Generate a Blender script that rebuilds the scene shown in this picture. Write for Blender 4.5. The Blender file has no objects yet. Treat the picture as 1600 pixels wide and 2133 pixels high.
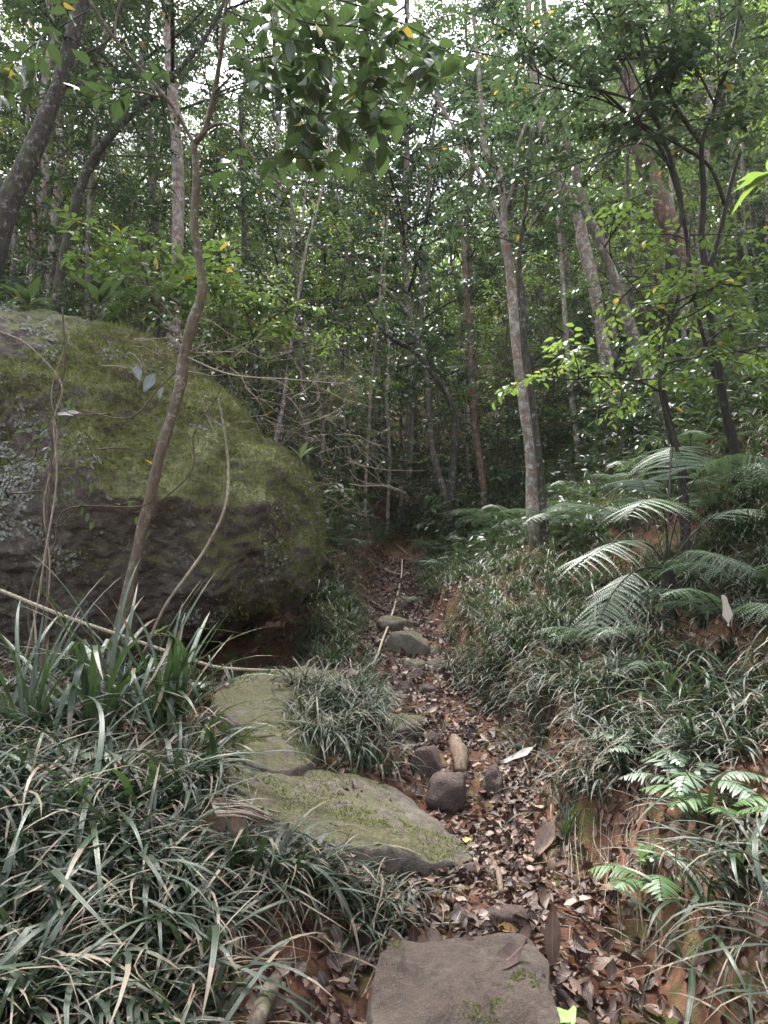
import bpy, math, random
import numpy as np
from mathutils import Vector
R = math.radians
rng = np.random.default_rng(11)
random.seed(11)
sc = bpy.context.scene
col = sc.collection

# ------------------------------------------------------------------ camera
EYE = 1.55
PITCH = 7.0
F = 1468.0                                     # focal length in pixels of the 1600 x 2133 photograph
cam = bpy.data.cameras.new('camera')
cam.sensor_fit = 'VERTICAL'
cam.sensor_height = 24.0
cam.lens = 24.0 * F / 2133.0
cam.clip_start = 0.05
cam.clip_end = 600
co = bpy.data.objects.new('camera', cam)
col.objects.link(co)
co.location = (0, 0, EYE)
co.rotation_euler = (R(90 + PITCH), 0, 0)
sc.camera = co

# ------------------------------------------------------------------ sky, sun, exposure
SUN_EL, SUN_AZ = 64.0, -20.0                   # azimuth measured from +Y towards +X
w = bpy.data.worlds.new('World')
sc.world = w
w.use_nodes = True
nt = w.node_tree
nt.nodes.clear()
sky = nt.nodes.new('ShaderNodeTexSky')
sky.sky_type = 'NISHITA'
sky.sun_disc = False
sky.sun_elevation = R(SUN_EL)
sky.sun_rotation = R(SUN_AZ)
sky.dust_density = 3.0
hs = nt.nodes.new('ShaderNodeHueSaturation')
hs.inputs['Saturation'].default_value = 0.38
bg = nt.nodes.new('ShaderNodeBackground')
bg.inputs['Strength'].default_value = 0.14
ow = nt.nodes.new('ShaderNodeOutputWorld')
nt.links.new(sky.outputs[0], hs.inputs['Color'])
nt.links.new(hs.outputs[0], bg.inputs[0])
nt.links.new(bg.outputs[0], ow.inputs[0])
sl = bpy.data.lights.new('sun', 'SUN')
sl.energy = 3.2
sl.angle = R(14)
sl.color = (1.0, 0.97, 0.92)
so = bpy.data.objects.new('sun', sl)
col.objects.link(so)
sd = Vector((math.sin(R(SUN_AZ)) * math.cos(R(SUN_EL)), math.cos(R(SUN_AZ)) * math.cos(R(SUN_EL)), math.sin(R(SUN_EL))))
so.rotation_euler = sd.to_track_quat('Z', 'Y').to_euler()
so.location = (0, 0, 40)
sc.view_settings.view_transform = 'Standard'
sc.view_settings.look = 'None'
sc.view_settings.exposure = 2.68
sc.view_settings.gamma = 1.0
sc.cycles.max_bounces = 7
sc.cycles.diffuse_bounces = 2
sc.cycles.glossy_bounces = 2
sc.cycles.transmission_bounces = 4
sc.cycles.volume_bounces = 0
sc.cycles.use_denoising = True
sc.cycles.caustics_reflective = False
sc.cycles.caustics_refractive = False

# ------------------------------------------------------------------ noise
def _h(ix, iy, iz, s):
    n = (ix * 374761393 + iy * 668265263 + iz * 2147483647 + s * 974634777) & 0xffffffff
    n = ((n ^ (n >> 13)) * 1274126177) & 0xffffffff
    n = (n ^ (n >> 16)) & 0xffffffff
    n = (n * 2246822519) & 0xffffffff
    return ((n ^ (n >> 15)) & 0xffff) / 32767.5 - 1.0

def vnoise(x, y, z=0.0, s=0):
    x, y, z = np.broadcast_arrays(np.asarray(x, float), np.asarray(y, float), np.asarray(z, float))
    ix, iy, iz = (np.floor(a).astype(np.int64) for a in (x, y, z))
    fx, fy, fz = x - ix, y - iy, z - iz
    fx, fy, fz = (f * f * f * (f * (f * 6 - 15) + 10) for f in (fx, fy, fz))
    r = 0.0
    for dx in (0, 1):
        for dy in (0, 1):
            for dz in (0, 1):
                wt = (fx if dx else 1 - fx) * (fy if dy else 1 - fy) * (fz if dz else 1 - fz)
                r = r + wt * _h(ix + dx, iy + dy, iz + dz, s)
    return r

def fbm(x, y, z=0.0, o=4, s=0, g=0.5):
    r, a = 0.0, 1.0
    x, y, z = np.asarray(x, float), np.asarray(y, float), np.asarray(z, float)
    for k in range(o):
        r = r + a * vnoise(x * 2 ** k, y * 2 ** k, z * 2 ** k, s + k)
        a *= g
    return r

def sst(a, b, x):
    t = np.clip((np.asarray(x, float) - a) / (b - a), 0, 1)
    return t * t * (3 - 2 * t)

# ------------------------------------------------------------------ terrain height
ZC = np.array([(-8, -.9), (0, 0), (1.5, .27), (2.2, .42), (3, .49), (3.9, .55), (5, .73), (6.2, .93), (7.5, 1.28), (8.5, 1.48), (11, 1.97),
               (14, 2.5), (18, 3.6), (25, 6), (40, 12.5), (60, 22), (100, 38), (170, 52)])
XC = np.array([(-8, .2), (0, .2), (2.2, .3), (3, .5), (3.9, .5), (5, .4), (6.2, .25), (7.5, .17), (8.5, .1), (11, .25), (14, .28), (20, .6), (170, .6)])
WC = np.array([(-8, .4), (0, .4), (2.2, .42), (3, .3), (3.9, .3), (5, .34), (7.5, .33), (11, .28), (14, .22), (20, .1), (170, .1)])
def smooth_tab(T):
    ys = np.arange(-8, 170, .1)
    v = np.interp(ys, T[:, 0], T[:, 1])
    k = np.exp(-np.linspace(-2, 2, 9) ** 2); k /= k.sum()
    vp = np.pad(v, 4, mode='edge')
    return ys, np.convolve(vp, k, 'valid')
ZT, XT, WT = smooth_tab(ZC), smooth_tab(XC), smooth_tab(WC)

def H(x, y, fine=True):
    x = np.asarray(x, float); y = np.asarray(y, float)
    zc, xc, wc = np.interp(y, *ZT), np.interp(y, *XT), np.interp(y, *WT)
    u = x - xc
    wob = .1 * vnoise(x * 1.3, y * 1.7, 0, 5)
    sr = np.clip(u - wc + wob, 0, None)
    near = 1 - sst(6, 10, y)
    zr = (.13 + .12 * near) * sst(0, .28, sr) + .28 * sr + .085 * np.minimum(sr, 3.5) ** 2 + .45 * np.clip(sr - 3.5, 0, 8)
    sl_ = np.clip(-u - wc + wob, 0, None)
    t = sst(6.6, 9.2, y)
    zl = (1 - t) * (.12 * sst(0, .3, sl_) + .15 * np.minimum(sl_, 1.5) + .05 * np.clip(sl_ - 1.5, 0, 20)) \
        + t * (.28 * sst(0, .4, sl_) + .55 * np.minimum(sl_, 8))
    z = zc + zr + zl
    z = z - .32 * np.exp(-((x + 2.15) / 1.45) ** 4 - ((y - 5.9) / .95) ** 4)
    z = z - .55 * np.exp(-((x + 1.72) / .9) ** 4 - ((y - 7.3) / 1.3) ** 4)
    z = z + .05 * vnoise(x * .9, y * .9, 0, 1) + .35 * vnoise(x * .12, y * .12, 0, 2) * sst(7, 20, y)
    if fine:
        z = z + .022 * fbm(x * 4, y * 4, 0, 4, 3)
    return z

TH = R(PITCH)
def ray(px, py):
    a, b = (px - 800) / F, (1066.5 - py) / F
    d = np.array([a, math.cos(TH) - b * math.sin(TH), math.sin(TH) + b * math.cos(TH)])
    return d / d[1]                          # unit step in world y
def Wp(px, py, d):
    return np.array([0, 0, EYE]) + ray(px, py) * d
def G(px, py, lift=0.0, y0=1.2, y1=60):
    d = ray(px, py)
    ys = np.concatenate([np.arange(y0, 12, .02), np.arange(12, y1, .1)])
    z = EYE + d[2] * ys
    h = H(d[0] * ys, ys) + lift
    i = np.argmax(z < h) if (z < h).any() else len(ys) - 1
    y = ys[i]
    return np.array([d[0] * y, y, EYE + d[2] * y])
def pxof(P):
    """where a point shows in the photograph (used only to leave out what the frame never sees)"""
    P = np.asarray(P, float) - np.array([0, 0, EYE])
    zc = P[..., 1] * math.cos(TH) + P[..., 2] * math.sin(TH)
    yc = -P[..., 1] * math.sin(TH) + P[..., 2] * math.cos(TH)
    zc = np.maximum(zc, 1e-3)
    return 800 + F * P[..., 0] / zc, 1066.5 - F * yc / zc

# ------------------------------------------------------------------ mesh accumulator
def nrm(v):
    return v / np.maximum(np.linalg.norm(v, axis=-1, keepdims=True), 1e-9)

class MB:
    def __init__(s):
        s.v, s.q, s.t, s.a, s.n = [], [], [], [], 0
    def add(s, v, q=None, t=None, a=None):
        v = np.asarray(v, np.float32).reshape(-1, 3)
        if a is None: a = np.zeros((len(v), 3), np.float32)
        s.v.append(v); s.a.append(np.asarray(a, np.float32).reshape(-1, 3))
        if q is not None and len(q): s.q.append(np.asarray(q, np.int32).reshape(-1, 4) + s.n)
        if t is not None and len(t): s.t.append(np.asarray(t, np.int32).reshape(-1, 3) + s.n)
        s.n += len(v)
    def build(s, name, mat, parent=None, loc=(0, 0, 0), smooth=True):
        v = np.concatenate(s.v) - np.asarray(loc, np.float32)
        q = np.concatenate(s.q) if s.q else np.zeros((0, 4), np.int32)
        t = np.concatenate(s.t) if s.t else np.zeros((0, 3), np.int32)
        me = bpy.data.meshes.new(name)
        me.vertices.add(len(v)); me.vertices.foreach_set('co', v.ravel().astype(np.float32))
        me.loops.add(q.size + t.size)
        me.loops.foreach_set('vertex_index', np.concatenate([q.ravel(), t.ravel()]).astype(np.int32))
        me.polygons.add(len(q) + len(t))
        ls = np.concatenate([np.arange(len(q)) * 4, q.size + np.arange(len(t)) * 3]).astype(np.int32)
        me.polygons.foreach_set('loop_start', ls)
        if smooth: me.polygons.foreach_set('use_smooth', np.ones(len(q) + len(t), bool))
        at = me.attributes.new('lf', 'FLOAT_VECTOR', 'POINT')
        at.data.foreach_set('vector', np.concatenate(s.a).ravel().astype(np.float32))
        me.update(calc_edges=True)
        me.materials.append(mat)
        o = bpy.data.objects.new(name, me)
        col.objects.link(o)
        if parent is not None: o.parent = parent
        else: o.location = loc
        return o

def tag(o, label=None, cat=None, group=None, kind=None):
    for k, x in (('label', label), ('category', cat), ('group', group), ('kind', kind)):
        if x: o[k] = x
    return o
def empty(name, loc):
    o = bpy.data.objects.new(name, None); o.empty_display_size = .2
    col.objects.link(o); o.location = tuple(float(c) for c in loc)
    return o
def copy_tree(o):
    c = o.copy(); col.objects.link(c)
    for ch in o.children:
        d = ch.copy(); col.objects.link(d); d.parent = c
        for g in ch.children:
            e = g.copy(); col.objects.link(e); e.parent = d
    return c

# ------------------------------------------------------------------ shape builders
def spline(P, n=8):
    P = np.asarray(P, float)
    if len(P) < 3: 
        return P[0] + (P[-1] - P[0]) * np.linspace(0, 1, n + 1)[:, None]
    Q = np.vstack([2 * P[0] - P[1], P, 2 * P[-1] - P[-2]])
    out = []
    for i in range(1, len(Q) - 2):
        p0, p1, p2, p3 = Q[i - 1:i + 3]
        for t in np.arange(n) / n:
            out.append(.5 * (2 * p1 + (p2 - p0) * t + (2 * p0 - 5 * p1 + 4 * p2 - p3) * t * t + (3 * p1 - p0 - 3 * p2 + p3) * t ** 3))
    out.append(P[-1])
    return np.array(out)

def tube(mb, P, r, sides=8, knob=0.0, seed=0, rnd=0.0, capend=True):
    P = np.asarray(P, float); n = len(P)
    r = np.interp(np.linspace(0, 1, n), np.linspace(0, 1, len(np.atleast_1d(r))), np.atleast_1d(r))
    T = nrm(np.gradient(P, axis=0))
    ref = np.array([0.3, 1, 0.1]) if abs(T[:, 1]).mean() < .85 else np.array([1, .2, .1])
    A = nrm(np.cross(T, ref)); B = np.cross(T, A)
    th = np.linspace(0, 2 * np.pi, sides, endpoint=False)
    L = np.concatenate([[0], np.cumsum(np.linalg.norm(np.diff(P, axis=0), axis=1))])
    C, S = np.cos(th)[None, :, None], np.sin(th)[None, :, None]
    D = A[:, None, :] * C + B[:, None, :] * S
    rr = np.repeat(r[:, None], sides, 1)
    if knob:
        b = P[:, None, :] + D * r[:, None, None]
        rr = rr * (1 + knob * fbm(b[..., 0] * .5 / r.max(), b[..., 1] * .5 / r.max(), b[..., 2] * .22 / r.max(), 3, seed))
    V = P[:, None, :] + D * rr[..., None]
    i = np.arange(n - 1)[:, None] * sides; j = np.arange(sides)[None]; j2 = (j + 1) % sides
    q = np.stack([i + j, i + j2, i + sides + j2, i + sides + j], -1).reshape(-1, 4)
    a = np.zeros((n, sides, 3)); a[..., 0] = th / np.pi - 1; a[..., 1] = (L / max(L[-1], 1e-6))[:, None]; a[..., 2] = rnd
    V = V.reshape(-1, 3); a = a.reshape(-1, 3)
    t = []
    if capend:
        V = np.vstack([V, P[:1], P[-1:]]); a = np.vstack([a, a[:1], a[-1:]])
        jj = np.arange(sides); m = (n - 1) * sides
        t = np.concatenate([np.stack([np.full(sides, n * sides), (jj + 1) % sides, jj], 1), np.stack([np.full(sides, n * sides + 1), m + jj, m + (jj + 1) % sides], 1)])
    mb.add(V, q, t, a)

LEAFT = {
    'hi': (np.array([0, .1, .25, .45, .65, .85, 1.0]), np.array([.04, .5, .88, 1.0, .82, .36, .0])),
    'mid': (np.array([0, .22, .5, .8, 1.0]), np.array([.04, .75, 1.0, .52, .0])),
    'lo': None,
}
def leaves(mb, P, D, N, L, Wd, fold=.25, droop=.25, lod='mid', rnd=None, curl=0.0, wav=0.0, prof=None):
    P = np.atleast_2d(P); n = len(P)
    if n == 0: return
    D = nrm(np.broadcast_to(D, P.shape)); S = nrm(np.cross(D, np.broadcast_to(N, P.shape))); N = np.cross(S, D)
    L = np.broadcast_to(L, (n,)); Wd = np.broadcast_to(Wd, (n,))
    fold = np.broadcast_to(fold, (n,)); droop = np.broadcast_to(droop, (n,)); curl = np.broadcast_to(curl, (n,))
    rnd = rng.random(n) if rnd is None else np.broadcast_to(rnd, (n,))
    if lod == 'lo':
        u = np.array([0, -1, 1, 0.]); v = np.array([0, .45, .45, 1.])
        hw = np.array([0, 1, 1, 0.])
        faces_t = np.array([[0, 1, 3], [0, 3, 2]]); faces_q = None
    else:
        vv, ww = LEAFT[lod]
        if prof is not None: ww = prof
        v = np.repeat(vv, 3); u = np.tile([-1, 0, 1.], len(vv)); hw = np.repeat(ww, 3)
        q = []
        for k in range(len(vv) - 1):
            for c in (0, 1): q.append([3 * k + c, 3 * k + c + 1, 3 * k + c + 4, 3 * k + c + 3])
        faces_q = np.array(q); faces_t = None
    m = len(u)
    uu = (u * hw)[None] * Wd[:, None] * .5
    up = fold[:, None] * np.abs(uu) - droop[:, None] * (v ** 2)[None] * L[:, None]
    if wav: up = up + wav * np.sin(v[None] * 9 + rnd[:, None] * 20 + u[None] * 1.5) * Wd[:, None] * .5 * np.abs(u[None])
    al = v[None] * L[:, None]
    c = curl[:, None]
    cu = np.where(np.abs(c) > 1e-3, c, 1e-3)
    th = v[None] * cu                                     # curl along the leaf
    al2 = np.sin(th) / cu * L[:, None]; up2 = (1 - np.cos(th)) / cu * L[:, None]
    V = P[:, None] + D[:, None] * al2[..., None] + S[:, None] * uu[..., None] + N[:, None] * (up + up2)[..., None]
    a = np.stack([np.broadcast_to(u[None], (n, m)), np.broadcast_to(v[None], (n, m)), np.broadcast_to(rnd[:, None], (n, m))], -1)
    off = (np.arange(n) * m)[:, None, None]
    mb.add(V, None if faces_q is None else faces_q[None] + off, None if faces_t is None else faces_t[None] + off, a)

def blades(mb, P, az, L, Wd, el, bend, segs=5, fold=.35, rnd=None, cols=3, tipf=1.0, twist=0.0, kink=None, prof=None):
    """arching grass or strap blades: P bases, az heading, el starting elevation, bend total fall of the angle (radians)"""
    P = np.atleast_2d(P); n = len(P)
    az, L, Wd, el, bend, twist = (np.broadcast_to(np.asarray(x, float), (n,)) for x in (az, L, Wd, el, bend, twist))
    rnd = rng.random(n) if rnd is None else np.broadcast_to(rnd, (n,))
    Wd = Wd * np.where(rnd < .1, .55, 1)
    t = np.linspace(0, 1, segs + 1)
    tm = (t[1:] + t[:-1]) / 2
    ang = el[:, None] - bend[:, None] * tm[None] ** 1.25
    if kink is not None:
        kt, ka = kink
        ang = ang - np.where(tm[None] > np.asarray(kt)[:, None], np.asarray(ka)[:, None], 0)
    ds = (L / segs)[:, None]
    hx = np.concatenate([np.zeros((n, 1)), np.cumsum(np.cos(ang) * ds, 1)], 1)
    hz = np.concatenate([np.zeros((n, 1)), np.cumsum(np.sin(ang) * ds, 1)], 1)
    azz = az[:, None] + twist[:, None] * t[None]
    dirx, diry = np.cos(azz), np.sin(azz)
    C = np.stack([P[:, None, 0] + dirx * hx, P[:, None, 1] + diry * hx, P[:, None, 2] + hz], -1)
    T = nrm(np.gradient(C, axis=1))
    S = np.stack([-np.sin(azz), np.cos(azz), np.zeros_like(azz)], -1)
    S = nrm(S + .0)
    Nn = np.cross(T, S); Nn = Nn * np.sign(Nn[..., 2:3] + 1e-6)
    pw = (np.minimum(1, .55 + 2.2 * t) * np.clip(1 - t ** 3.2, 0, 1) ** .8) if prof is None else np.interp(t, np.linspace(0, 1, len(prof)), prof)
    hw = pw[None] * Wd[:, None] * .5
    if cols == 3:
        V = np.stack([C - S * hw[..., None] + Nn * (fold * hw)[..., None], C, C + S * hw[..., None] + Nn * (fold * hw)[..., None]], 2)
        ua = np.array([-1, 0, 1.])
    else:
        V = np.stack([C - S * hw[..., None], C + S * hw[..., None]], 2); ua = np.array([-1, 1.])
    c = cols; m = (segs + 1) * c
    q = []
    for k in range(segs):
        for j in range(c - 1): q.append([c * k + j, c * k + j + 1, c * k + j + 1 + c, c * k + j + c])
    a = np.zeros((n, segs + 1, c, 3)); a[..., 0] = ua; a[..., 1] = t[None, :, None]; a[..., 2] = rnd[:, None, None]
    mb.add(V, np.array(q)[None] + (np.arange(n) * m)[:, None, None], None, a)

def onaxis(az, el):
    return np.stack([np.cos(az) * np.cos(el), np.sin(az) * np.cos(el), np.sin(el)], -1)

# ------------------------------------------------------------------ materials
def mat(name):
    m = bpy.data.materials.new(name); m.use_nodes = True
    t = m.node_tree; t.nodes.clear()
    out = t.nodes.new('ShaderNodeOutputMaterial')
    return m, t, out
class NT:
    def __init__(s, t): s.t = t
    def n(s, typ, ins=None, **kw):
        x = s.t.nodes.new('ShaderNode' + typ)
        for k, v in kw.items(): setattr(x, k, v)
        for k, v in (ins or {}).items():
            if isinstance(v, bpy.types.NodeSocket): s.t.links.new(v, x.inputs[k])
            else: x.inputs[k].default_value = v
        return x
    def noise(s, vec, scale, detail=6, rough=.6, dist=0.0):
        return s.n('TexNoise', {'Vector': vec, 'Scale': scale, 'Detail': detail, 'Roughness': rough, 'Distortion': dist}).outputs['Fac']
    def ramp(s, fac, stops):
        x = s.n('ValToRGB', {'Fac': fac}); e = x.color_ramp.elements
        while len(e) < len(stops): e.new(.5)
        for k, (p, c) in enumerate(stops):
            e[k].position = p; e[k].color = (c if len(c) == 4 else (*c, 1)) if not isinstance(c, (int, float)) else (c, c, c, 1)
        return x.outputs['Color']
    def mix(s, fac, a, b, mode='MIX'):
        x = s.n('Mix', data_type='RGBA', blend_type=mode)
        for k, v in ((0, fac), (6, a), (7, b)):
            if isinstance(v, bpy.types.NodeSocket): s.t.links.new(v, x.inputs[k])
            else: x.inputs[k].default_value = v if isinstance(v, (int, float)) else (*v, 1)[:4]
        return x.outputs[2]
    def m(s, op, a, b=0.0, c=0.0, clamp=False):
        x = s.n('Math', operation=op, use_clamp=clamp)
        for k, v in enumerate((a, b, c)):
            if isinstance(v, bpy.types.NodeSocket): s.t.links.new(v, x.inputs[k])
            else: x.inputs[k].default_value = v
        return x.outputs[0]
    def bump(s, h, strength, dist, normal=None):
        ins = {'Height': h, 'Strength': strength, 'Distance': dist}
        if normal is not None: ins['Normal'] = normal
        return s.n('Bump', ins).outputs[0]
    def out(s, sh): s.t.links.new(sh, s.t.nodes['Material Output'].inputs['Surface'])

def leaf_mat(name, ca, cb, trans_col, trans=.35, rough=.38, odd=None, odd_at=.985, vein=.5, spec=.5, dead=None, dead_at=0.0, stripe=False):
    m, t, o = mat(name); k = NT(t)
    at = k.n('Attribute', attribute_name='lf'); sp = k.n('SeparateXYZ', {0: at.outputs['Vector']})
    u, v, r = sp.outputs
    oi = k.n('ObjectInfo').outputs['Random']
    f = k.m('ADD', k.m('MULTIPLY', r, .75), k.m('MULTIPLY', oi, .25))
    c = k.mix(f, ca, cb)
    tc = k.mix(f, tuple(x * .75 for x in trans_col), trans_col)
    au = k.m('ABSOLUTE', u)
    geo = k.n('NewGeometry').outputs['Position']
    blot = k.noise(geo, 45, 3)
    c = k.mix(k.m('MULTIPLY', k.ramp(blot, [(.45, 0), (.75, 1)]), .35), c, tuple(x * .45 + y * .2 for x, y in zip(ca, cb)))
    if vein:
        vf = k.m('MULTIPLY', k.m('LESS_THAN', au, .07), vein)
        side = k.m('LESS_THAN', k.m('FRACT', k.m('MULTIPLY', k.m('SUBTRACT', v, k.m('MULTIPLY', au, .22)), 9)), .12)
        if not stripe: vf = k.m('MAXIMUM', vf, k.m('MULTIPLY', side, vein * .5))
        c = k.mix(vf, c, tuple(min(1, x * 1.7 + .02) for x in cb))
    if stripe:
        st = k.m('LESS_THAN', k.m('FRACT', k.m('MULTIPLY', au, 4)), .3)
        c = k.mix(k.m('MULTIPLY', st, .3), c, tuple(x * .5 for x in ca))
    if odd is not None:
        of = k.m('GREATER_THAN', r, odd_at)
        c = k.mix(of, c, odd); tc = k.mix(of, tc, tuple(min(1, x * 1.2) for x in odd))
    if dead is not None:
        df = k.m('LESS_THAN', r, dead_at)
        tip = k.m('MULTIPLY', k.m('GREATER_THAN', k.m('ADD', v, k.m('MULTIPLY', blot, .3)), k.m('ADD', .75, k.m('MULTIPLY', r, .5))), .8)
        df = k.m('MAXIMUM', df, tip)
        c = k.mix(df, c, dead); tc = k.mix(df, tc, dead)
    fib = k.noise(geo, 160, 2)
    b = k.bump(k.m('ADD', k.m('MULTIPLY', fib, .5), k.m('MULTIPLY', k.m('ABSOLUTE', k.m('SINE', k.m('MULTIPLY', u, 9.0))), .4 if stripe else .1)), .35, .004)
    rr = k.m('ADD', rough - .08, k.m('MULTIPLY', blot, .2))
    p = k.n('BsdfPrincipled', {'Base Color': c, 'Roughness': rr, 'Normal': b})
    p.inputs['Specular IOR Level'].default_value = spec
    tr = k.n('BsdfTranslucent', {'Color': tc})
    ms = k.n('MixShader', {0: trans, 1: p.outputs[0], 2: tr.outputs[0]})
    k.out(ms.outputs[0]); return m

def bark_mat(name, base, dark, lich, lamt=.5, moss=None, mamt=.0, red=None, ramt=0.0, scale=1.0):
    m, t, o = mat(name); k = NT(t)
    tc = k.n('TexCoord').outputs['Object']
    st = k.n('Mapping', {'Vector': tc, 'Scale': (1, 1, .25)}).outputs[0]
    n1 = k.noise(st, 30 * scale, 6, .65); n2 = k.noise(tc, 4 * scale, 4, .6, .6); n3 = k.noise(tc, 13 * scale, 8, .75, .25)
    c = k.mix(k.ramp(n1, [(.35, 0), (.65, 1)]), dark, base)
    if red is not None: c = k.mix(k.m('MULTIPLY', k.ramp(n2, [(.45, 0), (.56, 1)]), ramt), c, red)
    lf = k.m('MULTIPLY', k.ramp(n3, [(.57 - .1 * lamt, 0), (.66 - .06 * lamt, 1)]), .8)
    lf = k.m('MULTIPLY', lf, k.ramp(n2, [(.3, .1), (.55, 1)]))
    c = k.mix(lf, c, lich)
    if moss is not None:
        mf = k.m('MULTIPLY', k.ramp(k.noise(tc, 6 * scale, 5, .7), [(.5, 0), (.62, 1)]), mamt)
        c = k.mix(mf, c, moss)
    h = k.m('ADD', n1, k.m('MULTIPLY', n3, .6))
    p = k.n('BsdfPrincipled', {'Base Color': c, 'Roughness': .85, 'Normal': k.bump(h, .8, .012 / scale)})
    p.inputs['Specular IOR Level'].default_value = .3
    k.out(p.outputs[0]); return m

def rock_mat(name, grey, brown, moss, mossamt, lich, lamt, zmoss=True, bump=.02, redlow=None, xb=0):
    m, t, o = mat(name); k = NT(t)
    tc = k.n('TexCoord').outputs['Object']; g = k.n('NewGeometry')
    n1 = k.noise(tc, 3, 8, .65, .4); n2 = k.noise(tc, 22, 8, .7); n3 = k.noise(tc, 1.1, 5, .6, .8); n4 = k.noise(tc, 75, 4, .7)
    c = k.mix(k.ramp(n1, [(.38, 0), (.62, 1)]), grey, brown)
    c = k.mix(k.m('MULTIPLY', k.ramp(n2, [(.42, 0), (.7, 1)]), .6), c, tuple(x * .4 for x in grey))
    n5 = k.noise(tc, 190, 3, .75); n6 = k.noise(tc, 5.5, 7, .72, 1.2)
    c = k.mix(k.m('MULTIPLY', k.ramp(n6, [(.50, 0), (.58, 1)]), .55), c, tuple(x * .5 for x in brown))
    c = k.mix(k.m('MULTIPLY', k.ramp(n6, [(.36, 1), (.43, 0)]), .5), c, tuple(x * 1.5 for x in grey))
    c = k.mix(k.m('MULTIPLY', k.ramp(n5, [(.55, 0), (.66, 1)]), .5), c, tuple(x * 2.0 for x in grey))
    c = k.mix(k.m('MULTIPLY', k.ramp(n5, [(.34, 1), (.45, 0)]), .6), c, tuple(x * .35 for x in grey))
    if redlow is not None:
        z = k.n('SeparateXYZ', {0: tc}).outputs[2]
        rf = k.ramp(k.m('ADD', k.m('MULTIPLY', z, -.5), k.m('MULTIPLY', n3, 1.3)), [(.55, 0), (.95, 1)])
        c = k.mix(k.m('MULTIPLY', rf, .8), c, redlow)
    lf = k.m('MULTIPLY', k.ramp(k.noise(tc, 9, 8, .75, 1.5), [(.57, 0), (.63, 1)]), lamt)
    lf = k.m('MULTIPLY', lf, k.ramp(n4, [(.35, .3), (.6, 1)]))
    c = k.mix(lf, c, lich)
    nz = k.n('SeparateXYZ', {0: g.outputs['Normal']}).outputs[2]
    mv = k.m('ADD', k.m('MULTIPLY', nz, .45 if zmoss else 0.0), k.m('ADD', k.m('MULTIPLY', n3, .9), k.m('MULTIPLY', n2, .35)))
    if xb: mv = k.m('ADD', mv, k.m('MULTIPLY', k.ramp(k.m('MULTIPLY', k.m('ADD', k.n('SeparateXYZ', {0: tc}).outputs[0], 1.0), .25), [(.2, 0), (.75, 1)]), xb))
    mf = k.m('MULTIPLY', k.ramp(mv, [(1.13 - .3 * mossamt, 0), (1.26 - .3 * mossamt, 1)]), .85)
    mc = k.mix(k.ramp(n4, [(.3, 0), (.7, 1)]), tuple(x * .25 for x in moss), tuple(x * 1.25 for x in moss))
    c = k.mix(mf, c, mc)
    h = k.m('ADD', k.m('ADD', k.m('MULTIPLY', n2, 1.1), k.m('MULTIPLY', n1, 1.2)), k.m('ADD', k.m('MULTIPLY', n4, .5), k.m('ADD', k.m('MULTIPLY', n5, .12), k.m('MULTIPLY', n6, .8))))
    p = k.n('BsdfPrincipled', {'Base Color': c, 'Roughness': .82, 'Normal': k.bump(h, .9, bump)})
    p.inputs['Specular IOR Level'].default_value = .35
    k.out(p.outputs[0]); return m

def plain_mat(name, ca, cb, rough=.7, scale=30, bump=.003, spec=.4):
    m, t, o = mat(name); k = NT(t)
    tc = k.n('TexCoord').outputs['Object']; n = k.noise(tc, scale, 5, .65)
    p = k.n('BsdfPrincipled', {'Base Color': k.mix(k.ramp(n, [(.35, 0), (.65, 1)]), ca, cb), 'Roughness': rough, 'Normal': k.bump(n, .7, bump)})
    p.inputs['Specular IOR Level'].default_value = spec
    k.out(p.outputs[0]); return m

def soil_mat():
    m, t, o = mat('forest_soil'); k = NT(t)
    tc = k.n('TexCoord').outputs['Object']; g = k.n('NewGeometry')
    n1 = k.noise(tc, 1.6, 6, .6, .5); n2 = k.noise(tc, 14, 8, .7); n3 = k.noise(tc, 60, 5, .7); n4 = k.noise(tc, 5, 6, .65, .4)
    c = k.mix(k.ramp(n2, [(.35, 0), (.62, 1)]), (.035, .018, .012), (.11, .045, .026))
    nz = k.n('SeparateXYZ', {0: g.outputs['Normal']}).outputs[2]
    cf = k.ramp(k.m('ADD', k.m('MULTIPLY', k.m('SUBTRACT', 1.0, nz), 1.6), n1), [(.55, 0), (.9, 1)])
    clay = k.mix(k.ramp(n2, [(.3, 0), (.7, 1)]), (.10, .044, .027), (.20, .098, .056))
    yy = k.n('SeparateXYZ', {0: tc}).outputs[1]
    cf = k.m('MULTIPLY', cf, k.ramp(k.m('MULTIPLY', yy, .05), [(.2, 1), (.4, .12)]))
    c = k.mix(cf, c, clay)
    mo = k.m('MULTIPLY', k.ramp(k.m('ADD', k.m('MULTIPLY', n4, .8), k.m('MULTIPLY', n3, .3)), [(.56, 0), (.66, 1)]), .75)
    c = k.mix(mo, c, k.mix(n3, (.035, .05, .012), (.10, .13, .03)))
    h = k.m('ADD', k.m('MULTIPLY', n2, 1.0), k.m('MULTIPLY', n3, .5))
    p = k.n('BsdfPrincipled', {'Base Color': c, 'Roughness': .9, 'Normal': k.bump(h, 1.0, .02)})
    p.inputs['Specular IOR Level'].default_value = .25
    k.out(p.outputs[0]); return m

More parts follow.
